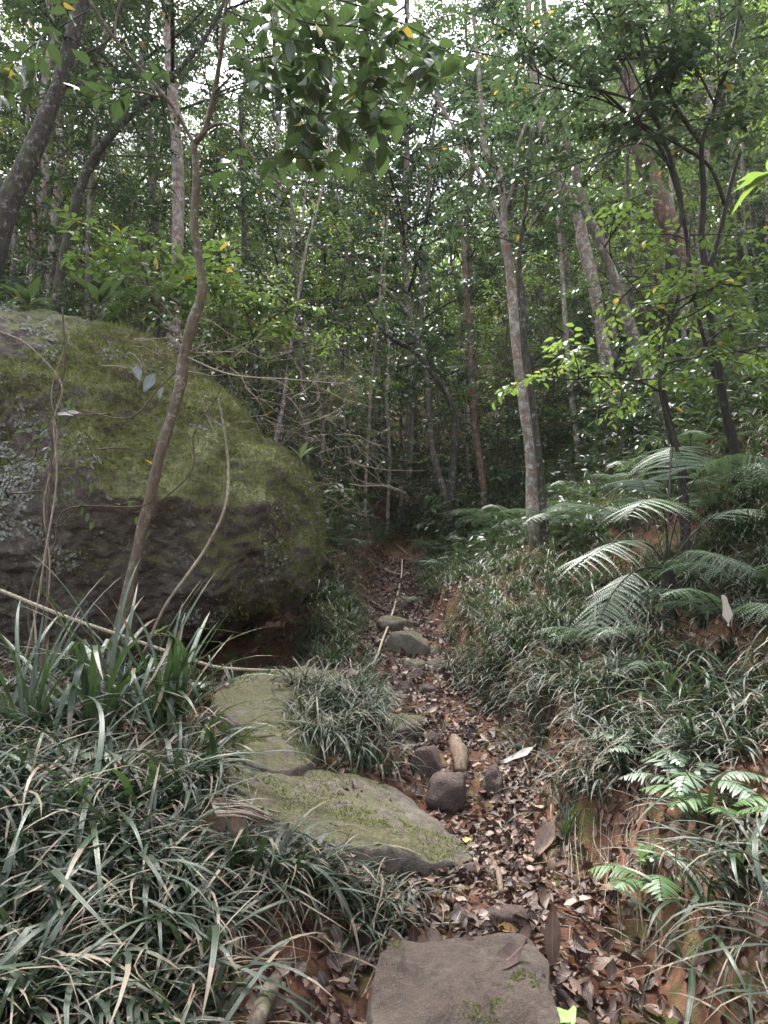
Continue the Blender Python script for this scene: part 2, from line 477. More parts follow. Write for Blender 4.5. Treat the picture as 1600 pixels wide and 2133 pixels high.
def litter_mat():
    m, t, o = mat('dead_leaf'); k = NT(t)
    at = k.n('Attribute', attribute_name='lf'); sp = k.n('SeparateXYZ', {0: at.outputs['Vector']})
    u, v, r = sp.outputs
    c = k.ramp(r, [(0, (.016, .009, .007)), (.35, (.045, .022, .016)), (.62, (.098, .052, .038)), (.84, (.18, .115, .085)), (.96, (.30, .22, .17)), (.985, (.30, .12, .05)), (1, (.35, .27, .07))])
    geo = k.n('NewGeometry').outputs['Position']
    bl = k.noise(geo, 50, 4, .7)
    c = k.mix(k.m('MULTIPLY', k.ramp(bl, [(.45, 0), (.7, 1)]), .6), c, (.035, .02, .014))
    au = k.m('ABSOLUTE', u)
    c = k.mix(k.m('MULTIPLY', k.m('LESS_THAN', au, .08), .4), c, (.28, .19, .13))
    side = k.m('SINE', k.m('MULTIPLY', k.m('SUBTRACT', v, k.m('MULTIPLY', au, .25)), 55))
    b = k.bump(k.m('ADD', k.m('MULTIPLY', side, .08), bl), .6, .004)
    p = k.n('BsdfPrincipled', {'Base Color': c, 'Roughness': .52, 'Normal': b})
    p.inputs['Specular IOR Level'].default_value = .5
    tr = k.n('BsdfTranslucent', {'Color': c})
    k.out(k.n('MixShader', {0: .12, 1: p.outputs[0], 2: tr.outputs[0]}).outputs[0]); return m

M = {}
M['soil'] = soil_mat()
M['litter'] = litter_mat()
M['grass'] = leaf_mat('grass_blade', (.009, .019, .010), (.034, .052, .027), (.08, .13, .045), .14, .44, dead=(.20, .155, .11), dead_at=.09, stripe=True, vein=.4, spec=.55)
M['grassfar'] = leaf_mat('grass_blade_far', (.018, .034, .018), (.052, .080, .038), (.12, .19, .06), .2, .42, dead=(.20, .16, .115), dead_at=.07, stripe=True, vein=0, spec=.7)
M['straw'] = leaf_mat('straw_blade', (.07, .045, .030), (.9, .75, .5), (.3, .22, .12), .12, .6, vein=0, spec=.3, stripe=True)
M['strap'] = leaf_mat('strap_leaf', (.020, .040, .020), (.042, .076, .034), (.10, .18, .045), .2, .36, dead=(.20, .15, .10), dead_at=.05, stripe=True, vein=.6, spec=.8)
M['fern'] = leaf_mat('fern_leaf', (.060, .100, .058), (.11, .165, .10), (.14, .22, .09), .25, .40, vein=.3, spec=.7)
M['fernlight'] = leaf_mat('light_fern_leaf', (.055, .11, .04), (.09, .16, .05), (.16, .27, .07), .35, .4, vein=.4)
M['leafdark'] = leaf_mat('dark_leaf', (.014, .028, .015), (.034, .056, .029), (.08, .135, .05), .26, .38, odd=(.40, .27, .04), odd_at=.992, vein=.35, spec=.45)
M['leafmid'] = leaf_mat('mid_leaf', (.021, .040, .020), (.045, .072, .034), (.125, .19, .06), .28, .40, odd=(.45, .33, .05), odd_at=.985, vein=.35)
M['leafbright'] = leaf_mat('bright_leaf', (.040, .072, .024), (.075, .122, .036), (.23, .35, .07), .38, .38, odd=(.45, .36, .06), odd_at=.985, vein=.4)
M['leafbig'] = leaf_mat('big_leaf', (.014, .028, .014), (.036, .060, .028), (.09, .15, .045), .3, .36, odd=(.34, .26, .05), odd_at=.975, vein=.6)
M['leafgrey'] = leaf_mat('grey_leaf', (.10, .115, .12), (.19, .205, .20), (.2, .24, .2), .2, .5, vein=.5)
M['palewhite'] = leaf_mat('bleached_leaf', (.22, .19, .165), (.34, .30, .27), (.4, .36, .3), .2, .55, vein=.4)
M['barkdark'] = bark_mat('dark_bark', (.060, .050, .042), (.022, .018, .015), (.26, .25, .23), .35, (.06, .08, .025), .4)
M['barkblack'] = bark_mat('black_bark', (.030, .025, .022), (.012, .010, .009), (.09, .09, .08), .1, (.03, .04, .015), .3)
M['barkgrey'] = bark_mat('grey_bark', (.15, .125, .10), (.07, .055, .045), (.38, .37, .34), .6, (.08, .10, .035), .3)
M['barkpale'] = bark_mat('pale_bark', (.27, .235, .20), (.13, .10, .08), (.52, .51, .48), .9, (.10, .12, .05), .2, (.23, .11, .08), .5)
M['barkred'] = bark_mat('reddish_bark', (.13, .082, .062), (.055, .034, .028), (.30, .27, .24), .5, (.08, .09, .03), .3, (.16, .080, .056), .45)
M['barkslim'] = bark_mat('slim_bark', (.125, .095, .070), (.065, .048, .036), (.28, .27, .23), .4, (.07, .09, .03), .5, scale=1.6)
M['twig'] = bark_mat('twig_bark', (.10, .075, .055), (.045, .034, .026), (.22, .20, .17), .2, scale=3)
M['twigdark'] = bark_mat('dark_twig_bark', (.040, .033, .028), (.018, .015, .013), (.14, .13, .12), .2, scale=3)
M['twigpale'] = bark_mat('pale_twig_bark', (.26, .215, .165), (.13, .10, .075), (.38, .36, .32), .4, scale=3)
M['root'] = bark_mat('root_bark', (.17, .115, .085), (.075, .047, .034), (.26, .22, .18), .2, (.06, .08, .03), .3, scale=2)
M['boulder'] = rock_mat('boulder_rock', (.16, .145, .125), (.115, .085, .066), (.185, .195, .070), .74, (.42, .43, .40), .8, bump=.05, xb=.36, redlow=(.115, .055, .036))
M['slab'] = rock_mat('mossy_slab_rock', (.13, .112, .092), (.095, .072, .055), (.105, .102, .042), .47, (.32, .31, .27), .3, bump=.02)
M['slabbare'] = rock_mat('worn_slab_rock', (.095, .073, .058), (.078, .054, .040), (.08, .078, .034), .37, (.22, .20, .17), .3, bump=.016)
M['stone'] = rock_mat('path_stone_rock', (.095, .066, .056), (.06, .040, .034), (.07, .08, .025), .0, (.22, .18, .15), .35, bump=.03, redlow=(.13, .06, .04))
M['stonemoss'] = rock_mat('mossy_stone_rock', (.13, .11, .085), (.10, .075, .055), (.085, .09, .03), .45, (.25, .24, .2), .25, bump=.02)
M['moss'] = leaf_mat('moss_tuft', (.07, .085, .025), (.21, .23, .08), (.20, .24, .05), .3, .7, vein=0, spec=.2)
M['lichen'] = leaf_mat('lichen_flake', (.13, .135, .115), (.30, .31, .28), (.2, .2, .18), .05, .8, vein=0, spec=.2)
M['rope'] = plain_mat('rope_fibre', (.32, .27, .20), (.50, .44, .34), .8, 90, .003)
M['lime'] = leaf_mat('lime_leaf', (.30, .42, .14), (.34, .46, .16), (.4, .5, .15), .25, .45, vein=.6)

# ------------------------------------------------------------------ the ground
def axis(lo, hi, f0, f1, fine, grow):
    a = list(np.arange(f0, f1, fine)); s = fine
    while a[-1] < hi: s *= grow; a.append(a[-1] + s)
    b = [f0]; s = fine
    while b[-1] > lo: s *= grow; b.append(b[-1] - s)
    return np.array(sorted(set(b + a)))
gx = axis(-160, 160, -2.6, 3.4, .028, 1.06); gy = axis(-6, 165, 1.0, 7.0, .028, 1.03)
X, Y = np.meshgrid(gx, gy)
Z = H(X, Y)
mb = MB(); nx = len(gx); ny = len(gy)
i, j = np.meshgrid(np.arange(ny - 1), np.arange(nx - 1), indexing='ij'); b0 = i * nx + j
mb.add(np.stack([X, Y, Z], -1), np.stack([b0, b0 + 1, b0 + 1 + nx, b0 + nx], -1).reshape(-1, 4))
tag(mb.build('ground', M['soil']), kind='structure')

def hn(x, y):                                    # ground normal
    e = .03
    n = np.stack([-(H(x + e, y) - H(x - e, y)) / (2 * e), -(H(x, y + e) - H(x, y - e)) / (2 * e), np.ones_like(x)], -1)
    return nrm(n)

# ------------------------------------------------------------------ boulder
DB = 6.7
bout = [(-420, 800), (-300, 690), (-120, 640), (0, 655), (120, 672), (250, 700), (360, 735), (430, 785), (500, 835), (560, 900), (622, 962), (660, 1030),
        (673, 1100), (668, 1170), (642, 1225), (596, 1268), (520, 1300), (430, 1345), (340, 1395), (200, 1440), (0, 1462), (-250, 1440), (-430, 1300), (-480, 1050)]
BO = np.array([Wp(px, py, DB) for px, py in bout])
BC = np.array([-3.35, DB, 2.45])
ph = np.arctan2(BO[:, 2] - BC[2], BO[:, 0] - BC[0]); rad = np.hypot(BO[:, 2] - BC[2], BO[:, 0] - BC[0])
o_ = np.argsort(ph); ph, rad = ph[o_], rad[o_]
ph = np.concatenate([ph - 2 * np.pi, ph, ph + 2 * np.pi]); rad = np.tile(rad, 3)
def boulder_pts(a, b, c):
    """unit sphere direction -> surface point"""
    f = np.arctan2(c, a); r = np.sqrt(a * a + c * c)
    rho = np.interp(f, ph, rad)
    rs = np.sin(np.arcsin(np.clip(r, 0, 1)) ** 1.0) ** .86
    yb = np.sign(b) * np.abs(b) ** .95 * 1.75
    # the upper shoulder slopes back, the lower part overhangs
    p = np.stack([BC[0] + rho * rs * np.cos(f), BC[1] + yb, BC[2] + rho * rs * np.sin(f)], -1)
    lowf = np.clip((BC[2] - .2 - p[..., 2]) / 1.4, 0, 1)
    p[..., 1] += lowf ** 1.5 * np.where(b < 0, 1.0, 0) * (1 - r) * (.15 + .85 * sst(-2.3, -1.2, p[..., 0]))
    hif = np.clip((p[..., 2] - BC[2] - .1) / 1.6, 0, 1)
    p[..., 1] += hif * np.where(b < 0, .75, 0) * (1 - r)
    return p
nu, nv = 700, 350
uu, vv = np.meshgrid(np.linspace(0, 2 * np.pi, nu, endpoint=False), np.linspace(.0005, np.pi - .0005, nv))
bp_ = boulder_pts(np.sin(vv) * np.cos(uu), -np.cos(vv), np.sin(vv) * np.sin(uu))
def grid_norm(p):
    du = np.roll(p, -1, 1) - np.roll(p, 1, 1); dv = np.gradient(p, axis=0)
    return nrm(np.cross(dv, du))
Nb = grid_norm(bp_)
if (Nb * (bp_ - BC)).sum() < 0: Nb = -Nb
q_ = bp_
facet = np.abs(vnoise(q_[..., 0] * 1.1, q_[..., 1] * 1.1, q_[..., 2] * 1.1, 21))
ridge = 1 - np.abs(vnoise(q_[..., 0] * .8 + .3, q_[..., 1] * .8, q_[..., 2] * .8 + q_[..., 0] * .35, 25))
edge = np.sin(vv) ** 4
disp = (-.20 * facet + .15 * (ridge - .6)) * (1 - .75 * edge) + .045 * fbm(q_[..., 0] * 3, q_[..., 1] * 3, q_[..., 2] * 3, 5, 31) + .02 * fbm(q_[..., 0] * 15, q_[..., 1] * 15, q_[..., 2] * 15, 4, 41)
# the notch along the upper right shoulder
disp -= .08 * np.exp(-((q_[..., 0] + 1.15) / .16) ** 2) * sst(2.3, 2.9, q_[..., 2]) * (q_[..., 1] > 5.2)
bp_ = bp_ + Nb * disp[..., None]
mb = MB()
i, j = np.meshgrid(np.arange(nv - 1), np.arange(nu), indexing='ij'); j2 = (j + 1) % nu
mb.add(bp_, np.stack([i * nu + j, i * nu + j2, (i + 1) * nu + j2, (i + 1) * nu + j], -1).reshape(-1, 4))
boulder = empty('boulder', (BC[0], BC[1], float(H(BC[0], BC[1]))))
tag(boulder, 'huge rounded boulder with green moss on its shoulder, overhanging the left side of the path', 'boulder')
mb.build('rock', M['boulder'], boulder, boulder.location)
# moss tufts on the boulder
Nb2 = grid_norm(bp_)
if (Nb2 * (bp_ - BC)).sum() < 0: Nb2 = -Nb2
fl, fn = bp_[:, :].reshape(-1, 3), Nb2.reshape(-1, 3)
sel = rng.integers(0, len(fl), 260000)
sel = sel[(fl[sel, 1] < DB + .2)]
p = fl[sel] + rng.normal(0, .012, (len(sel), 3)); n_ = fn[sel]
score = n_[:, 2] * .5 + .75 * (fbm(p[:, 0] * 1.3, p[:, 1] * 1.3, p[:, 2] * 1.3, 4, 51)) + .35 * vnoise(p[:, 0] * 9, p[:, 1] * 9, p[:, 2] * 9, 55) + .25 * sst(-2.6, -1.6, p[:, 0]) * sst(2.2, 3, p[:, 2])
ok = score + .3 * sst(-3.2, -1.5, p[:, 0]) > .56
p, n_, score = p[ok], n_[ok], score[ok]
mb = MB()
dd = nrm(n_ * .7 + rng.normal(0, .5, p.shape) + np.array([0, 0, .1]))
leaves(mb, p - n_ * .006, dd, rng.normal(0, 1, p.shape), rng.uniform(.015, .045, len(p)), rng.uniform(.008, .018, len(p)), 0, .3, 'lo', rnd=np.clip(.5 + .5 * vnoise(p[:, 0] * 3, p[:, 1] * 3, p[:, 2] * 3, 3) + rng.normal(0, .2, len(p)), .02, .98))
mo = mb.build('moss', M['moss'], boulder, boulder.location); mo['kind'] = 'stuff'
sel = rng.integers(0, len(fl), 90000); sel = sel[fl[sel, 1] < DB]
p, n_ = fl[sel], fn[sel]
sc_ = fbm(p[:, 0] * 2.2, p[:, 1] * 2.2, p[:, 2] * 2.2, 4, 61) + .5 * vnoise(p[:, 0] * 9, p[:, 1] * 9, p[:, 2] * 9, 65)
ok = (sc_ > .58) & (p[:, 2] > 1.3); p, n_ = p[ok], n_[ok]
mb = MB(); t_ = nrm(np.cross(n_, rng.normal(0, 1, p.shape)))
sz = rng.uniform(.012, .04, len(p))
leaves(mb, p + n_ * .006 - t_ * sz[:, None] / 2, t_ + n_ * .15, nrm(n_ + rng.normal(0, .25, p.shape)), sz, sz * rng.uniform(.6, 1, len(p)), .3, .1, 'lo')
lo_ = mb.build('lichen', M['lichen'], boulder, boulder.location); lo_['kind'] = 'stuff'

# ------------------------------------------------------------------ slabs and stones
def slab(name, pts, lift, thick, m, label, bulge=.03, seed=0, cat='rock', rough=.02, mossy=.15):
    O = np.array([G(px, py, lift) for px, py in pts])
    cf = np.linalg.lstsq(np.column_stack([O[:, :2], np.ones(len(O))]), O[:, 2], rcond=None)[0]     # the flat top of the slab
    O2 = []
    for px, py in pts:
        d = ray(px, py); y_ = (cf[2] - EYE) / (d[2] - cf[0] * d[0] - cf[1])
        O2.append([d[0] * y_, y_, EYE + d[2] * y_])
    O = np.array(O2)
    O = spline(np.vstack([O, O[:1]]), 14)[:-1]
    c = O.mean(0); na = len(O)
    rs = np.concatenate([np.linspace(.02, .95, 26), [.975, .99, 1.0]])
    V = []
    for r in rs:
        p = c + (O - c) * r; p[:, 2] += bulge * (1 - r ** 3); V.append(p)
    for k, (f, dz) in enumerate([(1.02, .02), (1.03, .06), (1.01, .12), (.97, .2), (.9, .32)]):
        p = c + (O - c) * f; p[:, 2] -= dz * thick / .2; V.append(p)
    V = np.array(V)
    V[..., 2] += rough * fbm(V[..., 0] * 2.5, V[..., 1] * 2.5, 0, 5, seed, .5) + .009 * fbm(V[..., 0] * 14, V[..., 1] * 14, V[..., 2] * 14, 3, seed + 5)
    out = nrm(V - c) * np.array([1, 1, 0.])
    V += out * (.02 * fbm(V[..., 0] * 7, V[..., 1] * 7, V[..., 2] * 9, 4, seed + 9))[..., None]
    mb = MB(); nr = len(V)
    i, j = np.meshgrid(np.arange(nr - 1), np.arange(na), indexing='ij'); j2 = (j + 1) % na
    q = np.stack([i * na + j, (i + 1) * na + j, (i + 1) * na + j2, i * na + j2], -1).reshape(-1, 4)
    vv_ = np.vstack([V.reshape(-1, 3), V[0].mean(0)[None]])
    t = np.stack([np.full(na, nr * na), np.arange(na), (np.arange(na) + 1) % na], 1)
    # refine once for detail
    mb.add(vv_, q, t)
    base = np.array([c[0], c[1], c[2]])
    o = mb.build(name, m, None, base)
    T_ = V[3:27].reshape(-1, 3); kk = rng.integers(0, len(T_), 9000); r_ = np.sqrt(rng.random(9000))
    p = c + (O[rng.integers(0, na, 9000)] - c) * r_[:, None] * .97
    q2 = ((T_[:, None, :2][::3] - p[None, :, :2]) ** 2).sum(-1).argmin(0); p[:, 2] = T_[::3][q2, 2]
    sc_ = fbm(p[:, 0] * 4, p[:, 1] * 4, 0, 4, seed + 70) + .4 * vnoise(p[:, 0] * 25, p[:, 1] * 25, 0, seed)
    p = p[sc_ > mossy]; m2 = MB()
    leaves(m2, p - [0, 0, .004], nrm(rng.normal(0, .6, p.shape) + [0, 0, .8]), rng.normal(0, 1, p.shape), rng.uniform(.006, .018, len(p)), rng.uniform(.003, .008, len(p)), 0, .3, 'lo', rnd=rng.uniform(.05, .8, len(p)))
    mo2 = m2.build('moss', M['moss'], o, base); mo2['kind'] = 'stuff'; mo2.location = (0, 0, 0)
    md = o.modifiers.new('subdivide', 'SUBSURF'); md.levels = 1; md.render_levels = 1; md.subdivision_type = 'SIMPLE'
    return tag(o, label, cat)

slab('stone_slab', [(770, 2050), (795, 1985), (870, 1968), (990, 1962), (1085, 1972), (1128, 2030), (1160, 2110), (1150, 2230), (960, 2260), (780, 2240)], .10, .25, M['slabbare'],
     'flat brown stone step with greenish patches at the bottom of the path', .025, 3, rough=.03)
slab('stone_slab', [(478, 1600), (545, 1582), (690, 1612), (815, 1648), (885, 1692), (940, 1738), (996, 1782), (905, 1792), (835, 1772), (720, 1765), (600, 1725), (500, 1660)], .07, .3, M['slab'],
     'long tilted slab furred with olive moss, its pointed end jutting into the path', .03, 7)
slab('rock', [(482, 1560), (520, 1522), (590, 1512), (650, 1530), (660, 1575), (600, 1600), (520, 1598)], .09, .25, M['slab'],
     'low grey mossy rock just above the long tilted slab', .05, 12)
slab('rock', [(440, 1450), (520, 1405), (640, 1388), (725, 1400), (748, 1440), (720, 1490), (620, 1520), (500, 1510)], .11, .35, M['slab'],
     'broad lichen covered rock lying in front of the hollow under the boulder', .05, 15, rough=.035)

def ico(sub):
    import bmesh
    bm = bmesh.new(); bmesh.ops.create_icosphere(bm, subdivisions=sub, radius=1)
    v = np.array([x.co[:] for x in bm.verts]); f = np.array([[y.index for y in x.verts] for x in bm.faces]); bm.free()
    return v, f
ICO5, ICO4 = ico(5), ico(4)
def stone(px, py, wpx, hpx, m, label, seed, depth_f=.9, base=None, flat=.75, grp=None):
    """px, py: middle of the stone in the photograph; it is sunk a little into the ground below"""
    b = G(px, py + hpx * .45)
    s = b[1] / F
    rx, rz = wpx * s / 2, hpx * s / 2 * 1.1
    c = b + np.array([0, rx * depth_f * .7, rz * .75])
    v, f = ICO4
    nn = v.copy()
    k = 1 + .3 * fbm(v[:, 0] * 1.2 + seed, v[:, 1] * 1.2, v[:, 2] * 1.2, 3, seed, .4) + .012 * fbm(v[:, 0] * 9, v[:, 1] * 9, v[:, 2] * 9, 3, seed)
    for q in range(11):                        # broad facets
        d = nrm(np.array([rng.normal(), rng.normal(), rng.normal() * .7 + .2])); h = rng.uniform(.55, .88)
        pr = (v * k[:, None]) @ d
        k = np.where(pr > h, k * (1 - (1 - h / np.maximum(pr, .01)) * .95), k)
    p = v * k[:, None] * np.array([rx, rx * depth_f, rz * 1.15]) * 1.12 + c + np.array([0, 0, -.28 * rz])
    mb = MB(); mb.add(p, None, f)
    return tag(mb.build('stone', m, None, (c[0], c[1], c[2] - rz)), label, 'stone', grp)
ST = [(938, 1652, 98, 78, 'stone', 'dark angular stone with mossy foot standing alone in the litter', 1),
      (893, 1592, 78, 66, 'stone', 'rounded dark stone just uphill of the angular one', 2),
      (1032, 1636, 54, 66, 'stone', 'upright dark stone against the orange clay bank', 3),
      (828, 1520, 96, 62, 'stonemoss', 'smooth mossy stone under the grass tuft at the path edge', 4),
      (905, 1542, 44, 36, 'stone', 'small brown stone beside the short rotten log', 5),
      (862, 1506, 70, 30, 'stonemoss', 'flat stone behind the smooth mossy one', 6),
      (852, 1342, 100, 66, 'stonemoss', 'largest mossy step stone, in the upper part of the path', 7),
      (826, 1303, 96, 38, 'stonemoss', 'flat mossy stone forming the topmost step', 8),
      (862, 1386, 62, 30, 'stonemoss', 'small mossy stone just below the largest step stone', 9),
      (915, 1388, 56, 28, 'stonemoss', 'low mossy stone in the grass at the path side', 10),
      (864, 1408, 46, 26, 'stone', 'small bare stone in the middle of the path', 11),
      (848, 1432, 40, 26, 'stone', 'little reddish stone above the root across the path', 12),
      (892, 1438, 40, 30, 'stone', 'little dark stone above the root across the path', 13),
      (905, 1358, 44, 24, 'stonemoss', 'small stone wedged right of the largest step stone', 14),
      (1065, 1922, 96, 46, 'stone', 'half buried brown stone behind the bottom step', 15),
      (985, 1822, 60, 40, 'stone', 'small stone tucked under the tip of the long slab', 16),
      (800, 1520, 46, 40, 'stonemoss', 'small stone half hidden by hanging grass', 17),
      (845, 1262, 40, 22, 'stone', 'small dark stone above the topmost step', 18)]
for a in ST: stone(a[0], a[1], a[2], a[3], M[a[4]], a[5], a[6], grp='stones along the path')

# ------------------------------------------------------------------ roots, fallen branches, log, rope
def ground_line(pts, lift=.01, n=8):
    return spline(np.array([G(px, py, lift) for px, py in pts]), n)
def rod(name, P, r, m, label, cat, sides=8, knob=.12, seed=0, grp=None):
    mb = MB(); tube(mb, P, r, sides, knob, seed)
    return tag(mb.build(name, m, None, P[0]), label, cat, grp)
def groundrod(name, pts, wpx, m, label, cat, lift=.01, knob=.15, seed=0, grp=None, sides=8):
    P = ground_line(pts, lift)
    r = np.interp(np.linspace(0, 1, len(P)), np.linspace(0, 1, len(wpx)), wpx) * P[:, 1] / F / 2
    return rod(name, P, r, m, label, cat, sides, knob, seed, grp)
RG = 'roots crossing the path'
groundrod('root', [(755, 1395), (768, 1425), (790, 1443), (830, 1450), (900, 1453), (935, 1446)], [8, 11, 12, 9, 7], M['root'], 'curved root lying across the path below the small stones', 'root', .01, seed=2, grp=RG)
groundrod('root', [(785, 1172), (800, 1186), (822, 1196), (848, 1198), (868, 1190)], [7, 8, 6, 4], M['root'], 'thin bowed root high on the path under the rope', 'root', .02, seed=3, grp=RG)
groundrod('root', [(752, 1238), (775, 1254), (800, 1270), (815, 1274)], [7, 8, 5], M['root'], 'straight root on the left edge above the topmost step', 'root', .02, seed=4, grp=RG)
groundrod('root', [(820, 1132), (838, 1146), (850, 1158)], [8, 7, 4], M['root'], 'pale broken root at the far end of the path', 'root', .03, seed=5, grp=RG)
groundrod('root', [(1000, 1870), (1060, 1850), (1090, 1800), (1130, 1770), (1165, 1740)], [7, 12, 12, 8], M['root'], 'dark root bending up the clay bank beside the litter', 'root', .02, seed=6, grp=RG)
groundrod('root', [(1010, 1760), (1035, 1810), (1045, 1860)], [8, 14, 10], M['root'], 'thick twisted root piece in the leaf litter by the slab tip', 'root', .03, seed=7, grp=RG)
groundrod('fallen_stick', [(905, 1925), (960, 1922), (1030, 1908), (1090, 1890), (1130, 1868)], [5, 6, 5, 3], M['twigpale'], 'long thin pale stick lying across the litter behind the bottom step', 'stick', .03, seed=8)
groundrod('fallen_stick', [(865, 1895), (895, 1915), (930, 1935)], [7, 8, 6], M['twig'], 'short brown stick at the left end of the long pale stick', 'stick', .02, seed=9)
# leaning dead branch bottom left
P = spline(np.array([G(515, 2200, .12), G(545, 2100, .14), Wp(585, 2020, 2.15), Wp(612, 1960, 2.3), Wp(634, 1905, 2.42), Wp(618, 1882, 2.5)]), 8)
rod('fallen_branch', P, [.020, .021, .020, .018, .016, .011], M['barkslim'], 'thick bent dead branch rising out of the grass beside the bottom step', 'branch', 10, .15, 4)
P = ground_line([(405, 1708), (440, 1742), (492, 1776)], .07)
rod('fallen_branch', P, [.022, .026, .02], M['root'], 'short brown dead branch half buried in grass below the strap leaved clump', 'branch', 10, .2, 5)
# rotten log
P = spline(np.array([G(946, 1540, .03), G(958, 1570, .035), G(962, 1610, .03)]), 8)
rod('rotten_log', P, [.03, .042, .045, .032], M['root'], 'short rotten log lying lengthwise between the path stones', 'log', 12, .3, 9)
# rope
RP = [(-160, 1172, 3.6), (0, 1230, 3.9), (130, 1282, 4.1), (270, 1330, 4.35), (400, 1375, 4.6), (470, 1392, 4.8), (600, 1398, 5.3), (700, 1402, 5.6), (770, 1390, 6.0)]
P = np.array([Wp(*a) for a in RP] + [G(800, 1326, .05), G(822, 1262, .06), G(836, 1200, .06), G(838, 1165, .06)])
P = spline(P, 40)
T = nrm(np.gradient(P, axis=0)); A = nrm(np.cross(T, [0, 0, 1.])); B = np.cross(T, A)
Ln = np.concatenate([[0], np.cumsum(np.linalg.norm(np.diff(P, axis=0), axis=1))])
mb = MB()
Lu = np.arange(0, Ln[-1], .012); Pu = np.stack([np.interp(Lu, Ln, P[:, k]) for k in range(3)], 1)
A = np.stack([np.interp(Lu, Ln, A[:, k]) for k in range(3)], 1); B = np.stack([np.interp(Lu, Ln, B[:, k]) for k in range(3)], 1)
for s in range(3):
    f = Lu / .045 * 2 * np.pi / 2 + s * 2.094
    tube(mb, Pu + (A * np.cos(f)[:, None] + B * np.sin(f)[:, None]) * .0055, .0062, 6, rnd=s / 3)
tag(mb.build('rope', M['rope'], None, P[0]), 'pale twisted rope slung in front of the boulder and up along the path', 'rope')

# ------------------------------------------------------------------ leaf litter
def litter(n, fx, size, name, label, lod='mid', seed=0, lift=.012):
    pts = fx(n); x, y = pts[:, 0], pts[:, 1]; n = len(x)
    z = H(x, y) + lift + rng.random(n) ** 2 * .035
    nn = nrm(hn(x, y) + rng.normal(0, .38, (n, 3)))
    d = nrm(np.cross(nn, rng.normal(0, 1, (n, 3))))
    L = rng.uniform(size[0], size[1], n) * rng.choice([.6, 1, 1, 1.25], n)
    mb = MB()
    leaves(mb, np.stack([x, y, z], 1) - d * L[:, None] * .5, d, nn, L, L * rng.uniform(.35, .6, n), rng.normal(.3, .5, n), rng.normal(0, .12, n), lod, curl=rng.normal(0, .9, n), wav=.25, rnd=np.clip(rng.beta(1.6, 1.5, n), 0, 1))
    return tag(mb.build(name, M['litter']), label, 'leaf litter', kind='stuff')
def on_path(n):
    y = 1.3 + rng.random(n) ** 1.25 * 11
    x = np.interp(y, *XT) + rng.normal(0, 1, n) * (np.interp(y, *WT) * .75 + .05) * (1 + .7 * (1 - sst(2.2, 3.6, y)))
    k = .5 + .5 * vnoise(x * 2.6, y * 2.6, 0, 77)
    ok = rng.random(n) < np.clip(k * 2.2 - .3, .15, 1)
    return np.stack([x, y], 1)[ok]
litter(26000, on_path, (.025, .07), 'leaf_litter', 'brown dead leaves piled along the path between the stones')
def on_bank(n):
    y = 1.2 + rng.random(n) ** 1.3 * 12; x = rng.uniform(-3.2, 4.5, n)
    ok = (np.abs(x / y) < .75) & (rng.random(n) < .35 + .4 * vnoise(x * 1.8, y * 1.8, 0, 78) + .2)
    return np.stack([x, y], 1)[ok]
litter(32000, on_bank, (.03, .09), 'leaf_litter', 'scattered dead leaves on the banks under the grass', lod='mid')

def one_leaf(px, py, L, Wd, az, m, label, curl=.5, lift=.05, tiltn=(0, -.4, 1), d=None, D=None, name='fallen_leaf', rnd=.8, grp=None):
    p = G(px, py, lift) if d is None else Wp(px, py, d)
    mb = MB(); dd = np.array([math.cos(az), math.sin(az), .1]) if D is None else np.array(D, float)
    leaves(mb, [p - nrm(dd) * L / 2], [dd], [tiltn], [L], [Wd], .35, .05, 'hi', curl=curl, wav=.35, rnd=[rnd])
    return tag(mb.build(name, m, None, p), label, 'leaf', grp)
one_leaf(1168, 2112, .10, .075, 1.9, M['lime'], 'torn lime green leaf fallen at the bottom edge of the path', -.3, .08)
one_leaf(1150, 1940, .19, .05, 1.75, M['litter'], 'long upright curled brown leaf behind the bottom step', .5, .1, D=(.1, .3, 1), rnd=.7)
one_leaf(1140, 1745, .2, .07, .9, M['litter'], 'big folded tan leaf leaning on the clay bank', .5, .08, D=(.6, .3, .7), rnd=.85)
one_leaf(1083, 1580, .24, .05, .35, M['palewhite'], 'long curled whitish leaf lying under the right bank', .7, .08)
one_leaf(1510, 1272, .15, .055, 0, M['palewhite'], 'bleached white dead leaf hanging below the tree fern', .3, d=3.4, D=(.05, 0, -1), tiltn=(.3, -1, 0))
one_leaf(288, 778, .13, .055, 0, M['leafgrey'], 'silvery dead leaf hanging against the boulder, highest of three', .3, d=4.6, D=(.3, -.1, -.9), tiltn=(.1, -1, .3), grp='silvery leaves')
one_leaf(310, 800, .16, .07, 0, M['leafgrey'], 'silvery dead leaf hanging against the boulder, largest of three', .5, d=4.6, D=(-.35, -.1, -.9), tiltn=(.3, -1, .2), grp='silvery leaves')
one_leaf(335, 818, .10, .042, 0, M['leafgrey'], 'silvery dead leaf hanging against the boulder, smallest of three', .2, d=4.6, D=(0, -.1, -1), tiltn=(-.2, -1, .2), grp='silvery leaves')
one_leaf(145, 862, .17, .05, 0, M['palewhite'], 'bleached leaf lying flat on the boulder face', .2, d=4.7, D=(1, 0, .03), tiltn=(0, -1, .6))
one_leaf(160, 1838, .18, .08, 0, M['litter'], 'crinkled pinkish brown leaf caught upright in the grass', .6, d=2.55, D=(.1, 0, -1), tiltn=(.2, -1, .2), rnd=.75)
one_leaf(450, 1700, .15, .09, 0, M['litter'], 'broad tan dead leaf beside the bundle of dry stalks', .5, .12, D=(.3, .2, .8), tiltn=(.4, -1, .3), rnd=.85)
